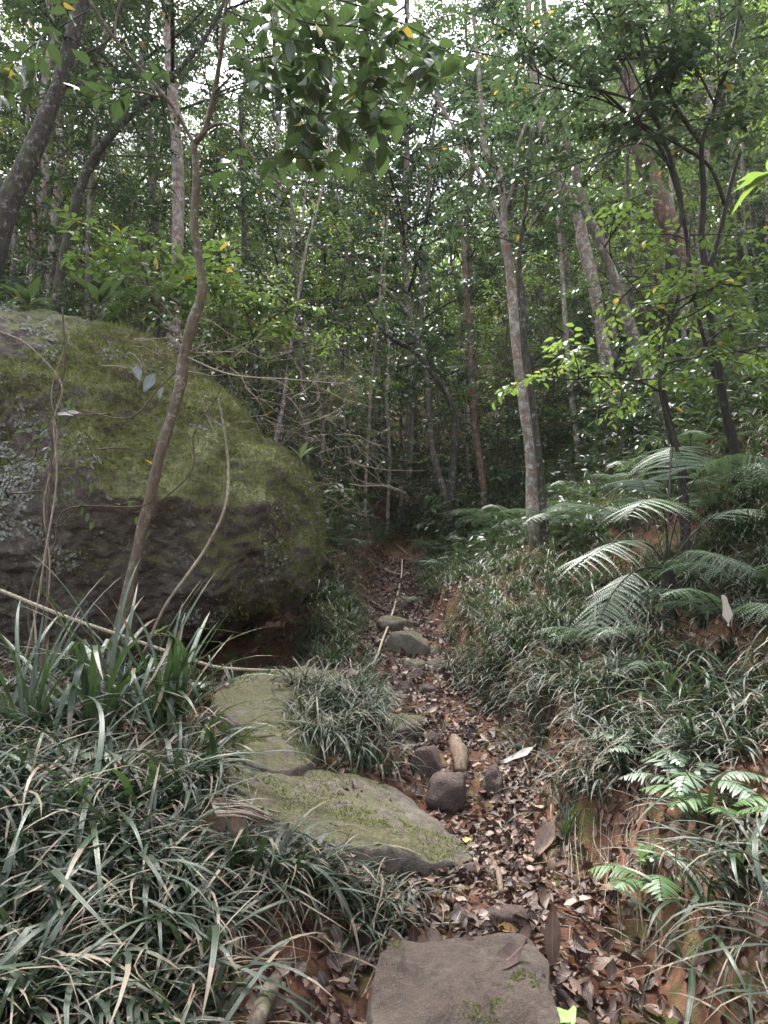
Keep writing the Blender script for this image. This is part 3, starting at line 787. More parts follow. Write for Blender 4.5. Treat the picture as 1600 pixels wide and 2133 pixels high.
one_leaf(500, 1722, .16, .07, 0, M['litter'], 'narrow tan dead leaf beside the bundle of dry stalks', .6, .12, D=(-.3, .2, .9), tiltn=(-.3, -1, .3), rnd=.88)
one_leaf(975, 1975, .07, .05, 0, M['litter'], 'small pink dead leaf draped over the bottom step edge', -.6, .1, rnd=.7, D=(.2, -.4, -.6), tiltn=(0, -1, .6))
one_leaf(895, 2030, .04, .022, 1.2, M['litter'], 'tiny brown leaf lying on the bottom step', .2, .1, rnd=.6)
one_leaf(975, 1750, .035, .025, 0, M['leafbright'], 'tiny yellow leaf lying on the tip of the long slab', .2, .2, rnd=.99)
one_leaf(1060, 2005, .16, .06, 0, M['litter'], 'twisted brown leaf at the right corner of the bottom step', .7, .12, rnd=.5, D=(.8, .1, .3))
one_leaf(1090, 2062, .15, .08, 0, M['litter'], 'dark reddish leaf curled beside the bottom step', .5, .08, rnd=.33, D=(.9, -.2, .2))
# bundle of dry stalks
mb = MB()
for k in range(16):
    a = G(430 + k * 1.5, 1655 + k * 3, .1 + .01 * k); b = G(560 + rng.uniform(-20, 25), 1690 + k * 2, .1 + rng.uniform(0, .06))
    tube(mb, spline([a, (a + b) / 2 + [0, 0, rng.uniform(0, .03)], b], 5), rng.uniform(.002, .0045), 5, rnd=rng.random())
tag(mb.build('dry_stalks', M['twigpale'], None, G(480, 1680)), 'bundle of dry straw coloured stalks lying beside the long slab', 'dry stalks')

# ------------------------------------------------------------------ grass
def boulder_clear(x, y):
    return ~(((x + 3.3) / 2.45) ** 2 + ((y - 6.9) / 1.5) ** 2 < 1)
def tuftfield(mb, C, nb, Lr, Wr, segs, cols, rdead=.13, flow=None, elr=(.75, 1.45), bendr=(1.0, 2.3)):
    """C: tuft centres (n,2); downhill flow bends the blades"""
    n = len(C); k = nb
    cx = np.repeat(C[:, 0], k) + rng.normal(0, .022, n * k); cy = np.repeat(C[:, 1], k) + rng.normal(0, .022, n * k)
    z = H(cx, cy) - .01
    az = rng.uniform(0, 2 * np.pi, n * k)
    e = .05
    gxd = -(H(C[:, 0] + e, C[:, 1], False) - H(C[:, 0] - e, C[:, 1], False)) / (2 * e); gyd = -(H(C[:, 0], C[:, 1] + e, False) - H(C[:, 0], C[:, 1] - e, False)) / (2 * e)
    dx = np.cos(az) + 1.5 * np.repeat(gxd, k); dy = np.sin(az) + 1.5 * np.repeat(gyd, k)
    az = np.arctan2(dy, dx)
    ts = np.repeat(rng.uniform(.65, 1.25, n), k)
    L = rng.uniform(Lr[0], Lr[1], n * k) * ts
    blades(mb, np.stack([cx, cy, z], 1), az, L, rng.uniform(Wr[0], Wr[1], n * k), rng.uniform(elr[0], elr[1], n * k), rng.uniform(bendr[0], bendr[1], n * k), segs, rnd=np.clip(np.repeat(rng.uniform(-.08, .25, n), k) + rng.random(n * k) * .85, 0, .99), cols=cols, twist=rng.normal(0, .5, n * k),
           kink=(np.where(rng.random(n * k) < .16, rng.uniform(.3, .8, n * k), 2), rng.uniform(.5, 1.8, n * k)))
def pathdist(x, y):
    return np.abs(x - np.interp(y, *XT)) - np.interp(y, *WT)
def inslab(x, y):
    P = np.stack([x, y, H(x, y, False)], 1); a, b = pxof(P)
    s1 = (a > 740) & (a < 1170) & (b > 1930)
    s2 = (b > 1585 + (a - 480) * .22) & (b < 1790 + (a - 480) * .24) & (a > 455) & (a < 1000)
    s3 = (a > 500) & (a < 620) & (b > 1515) & (b < 1600)
    s4 = (a > 560) & (a < 740) & (b > 1400) & (b < 1470)
    return s1 | s2 | s3 | s4
def field(n, y0, y1, side, dens_s, pw=1.0):
    y = y0 + rng.random(n) ** pw * (y1 - y0)
    x = (rng.uniform(-.8, -.0, n) if side < 0 else rng.uniform(-.02, .82, n)) * (y + .6)
    d = pathdist(x, y)
    k = vnoise(x * 1.1, y * 1.1, 0, 88 + side) * .6 + vnoise(x * 3, y * 3, 0, 98 + side) * .4
    side_ok = (x - np.interp(y, *XT)) * side > 0
    px, py = pxof(np.stack([x, y, H(x, y, False)], 1))
    ok = side_ok & (d > .04 + .1 * rng.random(n)) & (rng.random(n) < np.clip(.55 + k * dens_s, 0, 1)) & ~inslab(x, y) & boulder_clear(x, y)
    if side > 0: ok &= ~((py > 1480) & (px < 1190 + (py - 1480) * .20) & (rng.random(n) < .93))      # bare clay bank
    else: ok &= ~((py > 1880) & (px > 430 - (py - 1880) * .05) & (rng.random(n) < .93)) & ~((px > 400) & (px < 640) & (py > 1270) & (py < 1560) & (rng.random(n) < .9)) & ~((px < 420) & (py > 1330) & (py < 1480) & (rng.random(n) < .6))
    return np.stack([x, y], 1)[ok]
mb = MB()
tuftfield(mb, field(1000, 1.25, 4.6, -1, 1.5), 22, (.2, .42), (.007, .017), 8, 3, bendr=(1.3, 2.8))
tuftfield(mb, field(220, 1.2, 4.2, -1, .5), 9, (.35, .62), (.014, .024), 9, 3, bendr=(1.2, 2.6))
tag(mb.build('grass', M['grass']), 'dense drooping dark green grass covering the near left bank', 'grass', kind='stuff')
mb = MB()
tuftfield(mb, field(1800, 1.5, 5.4, 1, 1.4), 22, (.16, .38), (.006, .014), 8, 3, bendr=(1.3, 2.7))
tuftfield(mb, field(240, 1.6, 5.4, 1, .6), 9, (.3, .55), (.011, .019), 9, 3, bendr=(1.0, 2.3))
tag(mb.build('grass', M['grass']), 'drooping dark green grass covering the near right bank', 'grass', kind='stuff')
mb = MB()
tuftfield(mb, field(6500, 4.6, 15, -1, .7), 14, (.16, .38), (.008, .014), 4, 2)
tag(mb.build('grass', M['grassfar']), 'grass on the slope between the boulder and the path', 'grass', kind='stuff')
mb = MB()
tuftfield(mb, field(9500, 5.2, 16, 1, .7), 14, (.16, .38), (.008, .014), 4, 2)
tag(mb.build('grass', M['grassfar']), 'grass on the far right slope under the ferns', 'grass', kind='stuff')
for side, lb in ((-1, 'dead tan grass blades lying matted in the left bank grass'), (1, 'dead tan grass blades hanging through the right bank grass')):
    C = field(1300, 1.25, 5.2, side, 1.0); n = len(C) * 9; mb = MB()
    cx = np.repeat(C[:, 0], 9) + rng.normal(0, .05, n); cy = np.repeat(C[:, 1], 9) + rng.normal(0, .05, n)
    blades(mb, np.stack([cx, cy, H(cx, cy) + rng.random(n) * .05], 1), rng.uniform(0, 6.28, n), rng.uniform(.12, .38, n), rng.uniform(.006, .018, n), rng.uniform(-.1, .9, n), rng.uniform(.6, 2.6, n), 6, .5, cols=3, twist=rng.normal(0, .8, n), rnd=rng.uniform(0, .085, n),
           kink=(np.where(rng.random(n) < .4, rng.uniform(.3, .8, n), 2), rng.uniform(.3, 1.5, n)))
    tag(mb.build('dead_grass', M['straw']), lb, 'dead grass', kind='stuff')
# fine hanging dead grass roots on the clay bank
def clump(px, py, n, Lr, Wr, label, m='grass', el=(.7, 1.45), bend=(1.1, 2.4), spread=.03, segs=8, lift=0, cat='grass clump', name='grass_clump', grp='grass clumps beside the path', dead=.13, aim=None, fold=.35, kinkp=0):
    b = G(px, py)
    mb = MB()
    P = b + np.stack([rng.normal(0, spread, n), rng.normal(0, spread, n), np.full(n, -.01 + lift)], 1)
    P[:, 2] = H(P[:, 0], P[:, 1]) - .01 + lift
    az = rng.uniform(0, 2 * np.pi, n)
    if aim is not None: az = np.where(rng.random(n) < .6, rng.normal(aim, .6, n), az)
    kink = None
    if kinkp: kink = (np.where(rng.random(n) < kinkp, rng.uniform(.35, .7, n), 2), rng.uniform(.8, 1.9, n))
    blades(mb, P, az, rng.uniform(Lr[0], Lr[1], n), rng.uniform(Wr[0], Wr[1], n), rng.uniform(el[0], el[1], n), rng.uniform(bend[0], bend[1], n), segs, fold, cols=3, twist=rng.normal(0, .4, n), kink=kink,
           rnd=np.where(rng.random(n) < dead, rng.random(n) * .06, rng.uniform(.15, .97, n)))
    o = mb.build(name, M[m], None, b)
    return tag(o, label, cat, grp)
CL = [(700, 1520, 90, 'thick grass clump draping over the rock in front of the boulder'),
      (620, 1478, 60, 'grass clump rooted on the lower edge of the broad lichen covered rock'),
      (690, 1488, 80, 'tangled grass clump covering the corner of the broad lichen covered rock'),
      (745, 1500, 80, 'grass clump between the broad lichen covered rock and the path'),
      (650, 1585, 50, 'short grass clump sitting on the upper edge of the long slab'),
      (710, 1605, 50, 'grass clump with dead blades lying over the long slab'),
      (790, 1560, 60, 'grass clump hanging down to the smooth mossy stone'),
      (650, 1540, 70, 'grass clump hanging down behind the low grey mossy rock'),
      (745, 1560, 80, 'grass clump hanging over the upper edge of the long slab'),
      (770, 1600, 60, 'grass clump beside the rounded dark stone'),
      (600, 1830, 70, 'dark grass clump growing along the lower edge of the long slab'),
      (690, 1860, 70, 'grass clump in the middle of the lower slab edge'),
      (800, 1900, 80, 'drooping grass clump at the path edge under the slab tip'),
      (770, 1960, 50, 'grass clump directly above the bottom step corner'),
      (520, 1800, 60, 'grass clump between the dry stalks and the long slab'),
      (940, 1400, 60, 'grass clump right of the small mossy path stones'),
      (985, 1440, 60, 'grass clump above the end of the curved root'),
      (1040, 1480, 60, 'grass clump on the brow of the orange clay bank'),
      (1120, 1560, 60, 'grass clump hanging over the middle of the clay bank'),
      (1190, 1640, 50, 'grass clump with dead hanging blades on the clay bank'),
      (700, 1330, 60, 'pale grass clump beside the dark hollow of the boulder'),
      (690, 1240, 60, 'bright grass clump against the boulder edge'),
      (650, 1350, 50, 'small grass clump right in front of the dark hollow')]
for i, (px, py, n, lb) in enumerate(CL):
    far = py < 1450
    onrock = 600 < px < 800 and 1470 < py < 1610
    clump(px, py, int(n * 1.3), ((.14, .27) if 1780 < py else (.2, .4)) if not far else (.18, .36), (.006, .012), lb, bend=(1.3, 2.6), spread=.06, lift=.11 if onrock and i in (0, 1, 2, 3, 4, 5, 6, 7, 8) else 0)
# straggling yellow tuft at the bank
clump(1178, 1765, 14, (.14, .30), (.008, .013), 'single upright yellow green tuft on the clay bank near the litter', 'strap', (1.1, 1.5), (.3, 1.5), .008, grp=None, dead=0)
clump(1180, 1775, 12, (.15, .30), (.006, .011), 'limp hanging tuft below the upright yellow green one', 'grass', (.1, .8), (1.2, 2.2), .012, grp=None, dead=.3)
clump(940, 1345, 12, (.16, .28), (.009, .013), 'yellow green tuft sprouting beside the largest step stone', 'strap', (.9, 1.5), (.4, 1.3), .01, grp=None, dead=0)
SG = 'strap leaved clumps'
clump(330, 1525, 48, (.6, 1.0), (.020, .034), 'largest strap leaved clump, arching in front of the boulder base', 'strap', (.95, 1.5), (.3, 1.9), .07, 12, 0, 'strap leaved plant', 'strap_plant', SG, .08, kinkp=.3)
clump(205, 1540, 26, (.6, 1.05), (.02, .034), 'strap leaved clump with folded blades left of the largest one', 'strap', (.9, 1.5), (.4, 2.0), .05, 12, 0, 'strap leaved plant', 'strap_plant', SG, .08, kinkp=.35)
clump(60, 1560, 20, (.6, 1.0), (.014, .022), 'upright strap leaved clump at the edge below the rope', 'strap', (1.1, 1.5), (.2, 1.5), .04, 12, 0, 'strap leaved plant', 'strap_plant', SG, .05)
clump(430, 1570, 18, (.35, .6), (.016, .024), 'strap leaved clump leaning over the low grey mossy rock', 'strap', (.6, 1.3), (.8, 2.2), .05, 12, 0, 'strap leaved plant', 'strap_plant', SG, .08)
clump(200, 1760, 20, (.5, .85), (.018, .030), 'drooping strap leaved clump low in the grass with very long blades', 'strap', (.5, 1.2), (1.0, 2.3), .06, 12, 0, 'strap leaved plant', 'strap_plant', SG, .12, aim=-1.2)
clump(1500, 1880, 26, (.28, .5), (.014, .02), 'dark strap leaved clump on the right bank beside the dry blades', 'strap', (.4, 1.3), (.8, 2.1), .05, 12, 0, 'strap leaved plant', 'strap_plant', SG, .1)
clump(1600, 1960, 46, (.25, .45), (.004, .009), 'bunch of dry straw blades hanging at the right edge', 'grass', (.2, 1.2), (1.4, 2.5), .05, 10, 0, 'dry grass', 'dry_grass', None, .75)
clump(1230, 1240, 22, (.45, .75), (.018, .028), 'strap leaved clump beside the leaning red trunk base', 'strap', (.8, 1.4), (.8, 2.0), .06, 10, 0, 'strap leaved plant', 'strap_plant', SG, .15)
clump(1440, 1480, 40, (.3, .55), (.014, .022), 'broad leaved grass clump below the tree fern', 'strap', (.7, 1.4), (.7, 2.0), .12, 10, 0, 'strap leaved plant', 'strap_plant', SG, .05)
clump(1290, 1430, 34, (.3, .5), (.012, .02), 'bright strap leaved clump in the middle of the right bank', 'strap', (.7, 1.4), (.7, 2.0), .1, 10, 0, 'strap leaved plant', 'strap_plant', SG, .05)

# thin vines and rootlets hanging on the clay bank
mb = MB()
for k in range(70):
    px = rng.uniform(1170, 1600); py = 1600 + (px - 1170) * .35 + rng.uniform(0, 180)
    a = G(px, py, .03); b = G(px + rng.normal(0, 20), py + rng.uniform(60, 200), .02)
    tube(mb, spline([a, (a + b) / 2 + rng.normal(0, .02, 3), b], 5), rng.uniform(.0008, .002), 4, rnd=rng.random())
tag(mb.build('rootlets', M['twigpale']), 'tangle of thin pale rootlets hanging down the clay bank', 'rootlets', kind='stuff')
mb = MB()
x = rng.uniform(-3, 4, 3500); y = 1.2 + rng.random(3500) ** 1.2 * 9
z = H(x, y) + rng.random(3500) * .02 + .004
az = rng.uniform(0, 6.28, 3500)
for k in range(3500):
    if abs(x[k] / y[k]) > .7: continue
    L = rng.uniform(.03, .16); d = onaxis(az[k], rng.normal(0, .15)); a = np.array([x[k], y[k], z[k]]); b = a + d * L
    b[2] = H(b[0], b[1]) + .01 + rng.random() * .02
    tube(mb, np.array([a, (a + b) / 2 + rng.normal(0, .006, 3), b]), rng.uniform(.0008, .0028), 4, rnd=rng.random(), capend=False)
tag(mb.build('twig_litter', M['twigpale']), 'small broken twigs strewn through the leaf litter', 'twigs', kind='stuff')

# ------------------------------------------------------------------ ferns
def frond(Pw, P0, C1, P1, width, npin=22, lod='mid', pin=13, up=(0, 0, 1), m='fern', stem=.35, single=False, parent=None, loc=(0, 0, 0), mbo=None, mbs=None):
    P0, C1, P1 = (np.asarray(a, float) for a in (P0, C1, P1))
    t = np.linspace(0, 1, 30)[:, None]
    C = (1 - t) ** 2 * P0 + 2 * t * (1 - t) * C1 + t * t * P1
    T = nrm(np.gradient(C, axis=0))
    own = mbo is None
    mb = MB() if own else mbo; ms = MB() if own else mbs
    L = np.linalg.norm(np.diff(C, axis=0), axis=1).sum()
    tube(ms, C, [.0045 * max(L, .4), .003 * max(L, .4), .0008], 5)
    f = stem + (1 - stem) * (np.arange(npin) + .5) / npin
    prof = np.clip(np.sin(np.pi * ((f - stem) / (1 - stem) * .80 + .16)), .05, 1) ** .8 * (1 - ((f - stem) / (1 - stem)) ** 5 * .6)
    A, AD, AN, AL, AW = [], [], [], [], []
    up = np.asarray(up, float)
    for k in range(npin):
        g = f[k] * 29; i0 = int(g); fr = g - i0; i1 = min(i0 + 1, 29)
        p = C[i0] * (1 - fr) + C[i1] * fr; tt = T[i0]
        S = nrm(np.cross(tt, up)); Nn = np.cross(S, tt)
        for s in (-1, 1):
            if rng.random() < .035: continue
            pl = width * .5 * prof[k] * rng.uniform(.82, 1.08)
            d = nrm(S * s * .92 + tt * rng.normal(.42, .09) - Nn * rng.normal(.14, .07))
            if single:
                A.append(p); AD.append(d); AN.append(Nn); AL.append(pl); AW.append(L * (1 - stem) / npin * .95)
                continue
            q = np.arange(pin); fq = (q + .6) / pin
            pp = p + d * (fq * pl)[:, None] - np.array([0, 0, 1.]) * (fq ** 2 * pl * rng.uniform(.15, .5))[:, None]
            tube(ms, pp[[0, pin // 2, -1]], .0008, 3, capend=False) if lod != 'lo' else None
            sp = np.cross(d, Nn)
            pr = np.clip(1.05 - fq ** 1.6, .1, 1)
            ll = pl / pin * 2.1 * pr * (.9 if pl > .08 else 1.2)
            ll = np.minimum(ll, L * (1 - stem) / npin * .60)
            for s2 in (-1, 1):
                A.append(pp); AD.append(np.repeat(nrm(sp * s2 + d * .35 - Nn * .1)[None], pin, 0)); AN.append(np.repeat(Nn[None], pin, 0)); AL.append(ll); AW.append(np.full(pin, pl / pin * .78))
    A, AD, AN = (np.vstack([np.atleast_2d(a) for a in z]) for z in (A, AD, AN)); AL = np.concatenate([np.atleast_1d(a) for a in AL]); AW = np.concatenate([np.atleast_1d(a) for a in AW])
    leaves(mb, A, AD, AN, AL, AW, .15, .2, 'mid' if single else 'lo', rnd=np.clip(rng.normal(.5, .22, len(A)), 0, .97), prof=np.array([.6, .95, .85, .5, 0]) if single else None)
    if own:
        fr_ = mb.build('frond', M[m], parent, loc); ms.build('stem', M['twigdark'], fr_, (0, 0, 0)) if False else None
        st = ms.build('stem', M['twigdark'], None, loc); st.parent = fr_; st.location = (0, 0, 0)
        return fr_
# the big tree fern
cr = Wp(1388, 1188, 4.7); gb = np.array([cr[0] + .02, cr[1], float(H(cr[0], cr[1]))])
tf = empty('tree_fern', gb)
tag(tf, 'big tree fern with silvery arching fronds on a short dark trunk', 'fern')
mb = MB(); tube(mb, spline([gb - [0, 0, .1], (gb + cr) / 2 + [.01, 0, 0], cr], 10), [.05, .038, .045], 14, .5, 6); mb.build('trunk', M['twigdark'], tf, gb)
FR = [((1340, 1055, 4.5), (1165, 1205, 3.9), .62), ((1400, 960, 4.5), (1300, 1085, 3.7), .62), ((1430, 850, 4.5), (1690, 990, 4.0), 1.15), ((1400, 880, 4.9), (1400, 940, 5.9), .8),
      ((1320, 900, 4.9), (1330, 1060, 5.0), .6), ((1290, 1150, 4.4), (1225, 1350, 3.9), .55), ((1420, 1100, 4.4), (1590, 1200, 3.9), .6), ((1290, 1010, 5.1), (1130, 1060, 5.5), .6), ((1500, 1000, 5.2), (1620, 1090, 5.6), .7)]
for c1, p1, wd in FR: frond(None, cr, Wp(*c1), Wp(*p1), wd, 20, pin=22, parent=tf, loc=gb, stem=.38)
# fern prototypes
def make_fern(nf, L, wd, m='fern', single=False, npin=16, pin=8, name='fern', el=(.7, 1.2), stem=.25):
    r = empty(name, (0, 0, 0))
    for k in range(nf):
        az = 2 * np.pi * k / nf + rng.normal(0, .25); e = rng.uniform(*el); l = L * rng.uniform(.75, 1.1)
        d = onaxis(az, e); h = onaxis(az, 0.0)
        frond(None, [0, 0, 0], d * l * .6, h * l * .85 + np.array([0, 0, l * rng.uniform(.05, .35)]), wd * rng.uniform(.85, 1.1), npin, 'lo', pin, m=m, single=single, parent=r, loc=(0, 0, 0), stem=stem)
    return r
def place(o, loc, rz=None, s=1.0, label=None, cat=None, group=None, tilt=0):
    o.location = tuple(float(a) for a in loc); o.rotation_euler = (tilt * random.uniform(-1, 1), tilt * random.uniform(-1, 1), random.uniform(0, 6.28) if rz is None else rz); o.scale = (s, s, s)
    if label: tag(o, label, cat, group)
    return o
proto_fern = [make_fern(8, .95, .5, npin=15, pin=12), make_fern(7, .8, .42, npin=14, pin=12)]
used = set()
def put(protos, k, *a, **kw):
    p = protos[k % len(protos)]
    o = p if id(p) not in used else copy_tree(p)
    used.add(id(p)); return place(o, *a, **kw)
FP = [(1060, 1130, 1.25, 'grey green fern left of the tall lichen patched trunk'), (940, 1160, 1.1, 'fern with flat fronds beside the upper path'), (1010, 1110, 1.15, 'pale fern just behind the fern by the upper path'),
      (905, 1195, .7, 'low fern hanging over the narrow upper path'), (1180, 1120, 1.0, 'fern just right of the tall lichen patched trunk'), (1270, 1100, 1.1, 'fern with spread fronds behind the big tree fern'),
      (1590, 1260, .9, 'fern at the right edge next to the big tree fern'), (1200, 1050, 1.1, 'fern in shade midway up the right slope'), (1490, 1090, .9, 'dark fern tucked under the big fern fronds'),
      (1350, 1420, .55, 'dark fern in the grass under the big tree fern'), (1270, 1360, .6, 'fern with grey hanging fronds below the big tree fern'), (870, 1265, .5, 'small fern on the path side above the topmost step'),
      (1530, 1330, .8, 'fern on the right bank beneath the white hanging leaf'), (720, 1150, .7, 'fern on the left slope behind the boulder edge'), (1580, 1040, 1.0, 'fern high at the right edge above the tree fern'),
      (980, 1060, 1.3, 'distant fern between the thin trunks'), (1100, 1020, 1.0, 'distant fern behind the tall lichen patched trunk'), (1330, 1020, 1.0, 'distant fern under the leaning grey trunk'), (1440, 1000, 1.1, 'distant fern under the dark stemmed tree')]
for i, (px, py, s, lb) in enumerate(FP): put(proto_fern, i, G(px, py), s=s, label=lb, cat='fern', group='ferns on the slopes')
pf2 = [make_fern(7, .34, .17, 'fernlight', True, 15, name='light_fern', el=(.5, 1.1)), make_fern(6, .36, .16, 'fern', True, 15, name='small_fern', el=(.5, 1.1))]
FQ = [(1370, 1850, 0, .95, 'pale green small fern on the lower clay bank'), (1500, 1710, 0, 1.0, 'bright lime fern among the right bank grass'), (1355, 1600, 1, 1.1, 'silvery small fern in the middle of the right bank'),
      (1450, 1660, 1, 1.0, 'grey green small fern just above the bright lime fern'), (1180, 1330, 0, .8, 'small light fern in the right bank grass'), (110, 1630, 1, 1.0, 'small grey fern low in the grass by the strap leaved clumps'), (40, 1330, 1, 1.2, 'small fern in front of the boulder below the rope')]
for px, py, k, s, lb in FQ: put([pf2[k]], 0, G(px, py), s=s, label=lb, cat='fern', group='small ferns on the banks')

# ------------------------------------------------------------------ broad leaved plants
def rosette(px, py, d, n, L, Wd, label, m='leafbig', el=(.2, 1.3), name='broad_leaved_plant', stemh=0, grp=None, cat='plant', droop=.25, stemto=None):
    c = G(px, py) if d is None else Wp(px, py, d)
    r = empty(name, c)
    tag(r, label, cat, grp)
    mb = MB(); az = np.arange(n) * 2.4 + rng.normal(0, .3, n); e = rng.uniform(el[0], el[1], n)
    D = onaxis(az, e); S = np.cross(D, [0, 0, 1.]); N = np.cross(S, D)
    top = c + np.array([0, 0, stemh])
    leaves(mb, np.repeat(top[None], n, 0) + D * .01 + rng.normal(0, .01, (n, 3)) - np.array([0, 0, 1]) * (rng.random(n) * stemh * .4)[:, None], D, N, L * rng.uniform(.7, 1.1, n), Wd * rng.uniform(.8, 1.1, n), .3, droop, 'hi', wav=.08, rnd=rng.uniform(.1, .9, n))
    mb.build('leaves', M[m], r, c)
    ms = MB(); base = top - [0, 0, .05] if stemto is None else Wp(*stemto)
    tube(ms, spline([c - [0, 0, .05] if stemto is None else base, (c + top) / 2 + [.01, 0, 0] if stemto is None else (base + top) / 2 + [.02, 0, .03], top], 5), .007, 6); ms.build('stem', M['twig'], r, c)
    return r
rosette(205, 640, 6.3, 8, .36, .095, 'broad leaved rosette standing up on top of the boulder', 'leafmid', (.3, 1.4), stemh=.05)
rosette(300, 640, 6.6, 7, .3, .08, 'smaller leafy rosette beside the one on top of the boulder', 'leafmid', (.1, 1.0), stemh=.05)
rosette(60, 640, 6.2, 9, .28, .08, 'leafy plant on the boulder top at the left edge', 'leafmid', (0, 1.0), stemh=.05)
rosette(1615, 360, 3.6, 8, .26, .085, 'light green lobed leaves poking in from the right edge', 'leafbright', (-.5, .8), stemto=(1720, 900, 3.7))
rosette(1350, 1850, None, 5, .075, .05, 'round lime green leaves in the middle of the pale fern', 'fernlight', (.3, 1.2), stemh=.1)
rosette(1455, 1580, None, 6, .13, .05, 'silvery broad leaved seedling in the right bank grass', 'leafbig', (.1, .9), stemh=.08)
rosette(420, 1470, None, 9, .13, .09, 'round leaved plant creeping over the lichen covered rock', 'leafbig', (0, .7), stemh=.1)
rosette(330, 1325, 4.6, 6, .07, .035, 'tiny bright seedling in front of the boulder under the rope', 'leafbright', (.1, .9), stemh=.02, stemto=(330, 1400, 4.6))
rosette(625, 960, 5.6, 4, .26, .045, 'upright blade leaved seedling growing on the boulder shoulder', 'leafmid', (.7, 1.5), stemh=.02)
rosette(900, 1240, None, 8, .1, .045, 'leafy seedling on the slope right of the topmost step', 'leafmid', (.1, 1.0), stemh=.1)
rosette(1160, 1210, None, 8, .12, .05, 'leafy seedling at the foot of the tall lichen patched trunk', 'leafmid', (.1, 1.0), stemh=.12)

# ------------------------------------------------------------------ trees
def spray(wood, A, P0, D, L, nl, ll, lw, r=.004, flat=.35, droop=.25, sub=True):
    """a leafy twig with alternating leaves: appends leaf records to A"""
    k = 5
    P = [np.asarray(P0, float)]; d = nrm(np.asarray(D, float))
    for i in range(k):
        d = nrm(d + rng.normal(0, .13, 3) + np.array([0, 0, -.06 * droop * 4])); P.append(P[-1] + d * L / k)
    P = np.array(P)
    if wood is not None: tube(wood, P, [r, r * .35], 4, capend=False)
    t = (np.arange(nl) + .6) / nl; g = t * k; i0 = np.minimum(g.astype(int), k - 1); fr = (g - i0)[:, None]
    p = P[i0] * (1 - fr) + P[i0 + 1] * fr; tt = nrm(P[i0 + 1] - P[i0])
    upv = nrm(np.array([0, 0, 1.]) + rng.normal(0, flat, (nl, 3)))
    S = nrm(np.cross(tt, upv)) * np.where(np.arange(nl) % 2, 1, -1)[:, None]
    dd = nrm(S * .8 + tt * .55 + rng.normal(0, .18, (nl, 3)) - np.array([0, 0, .12]))
    A.append((p, dd, upv, ll * rng.uniform(.65, 1.15, nl), lw * rng.uniform(.75, 1.1, nl)))
def flush(mb, A, lod, fold=.25, droop=.22, base=.0):
    if not A: return
    p, d, u, l, w_ = (np.concatenate([a[k] for a in A]) for k in range(5))
    leaves(mb, p, d, u, l, w_, fold, droop, lod)

def branch_tree(wood, A, P0, D, L, r, ntw, twl, nl, ll, lw, sag=.0, sub=2):
    """a branch: wandering line with twigs in a rough plane"""
    k = 7; P = [np.asarray(P0, float)]; d = nrm(np.asarray(D, float))
    for i in range(k):
        d = nrm(d + rng.normal(0, .12, 3) + np.array([0, 0, -sag])); P.append(P[-1] + d * L / k)
    P = np.array(P); tube(wood, P, [r, r * .3], 5, capend=False)
    for q in range(ntw):
        f = .2 + .8 * (q + rng.random()) / ntw; g = f * k; i0 = min(int(g), k - 1); p = P[i0] + (P[i0 + 1] - P[i0]) * (g - i0); t = nrm(P[i0 + 1] - P[i0])
        S = nrm(np.cross(t, [0, 0, 1.] + rng.normal(0, .2, 3))) * (1 if q % 2 else -1)
        spray(wood, A, p, S * .75 + t * .7 + np.array([0, 0, .12]), twl * rng.uniform(.6, 1.2) * (1.15 - .5 * f), nl, ll, lw, r=max(.0015, r * .3))
    spray(wood, A, P[-1], d, twl * .7, nl, ll, lw, r=r * .3)

def make_sapling(Ht, nb, spreadf, ll, lw, m, bark, lod='mid', r=.03, ntw=6, nl=8, zstart=.25, name='sapling', twl=.4, lean=.06):
    root = empty(name, (0, 0, 0)); wood = MB(); tr = MB(); A = []
    P = np.cumsum(np.vstack([[0, 0, -.15], np.column_stack([rng.normal(lean * rng.choice([-1, 1]), .05, 9) * Ht / 9, rng.normal(0, .05, 9) * Ht / 9, np.full(9, Ht / 9)])]), 0)
    P = spline(P, 4); tube(tr, P, [r * 1.25, r, r * .75, r * .3], 8, .12, 3)
    for k in range(nb):
        f = zstart + (1 - zstart) * (k + .5 * rng.random()) / nb; i0 = min(int(f * (len(P) - 1)), len(P) - 2)
        az = k * 2.4 + rng.normal(0, .4); L = Ht * spreadf * (1 - .55 * ((f - zstart) / (1 - zstart)) ** 1.5) * rng.uniform(.65, 1.2)
        branch_tree(wood, A, P[i0], onaxis(az, rng.uniform(.15, .75)), L, r * .38, ntw, twl, nl, ll, lw, sag=.05)
    tr.build('trunk', M[bark], root, (0, 0, 0))
    cr_ = MB(); flush(cr_, A, lod); c = cr_.build('crown', M[m], root, (0, 0, 0)); b = wood.build('branches', M['twig'], c, (0, 0, 0))
    return root
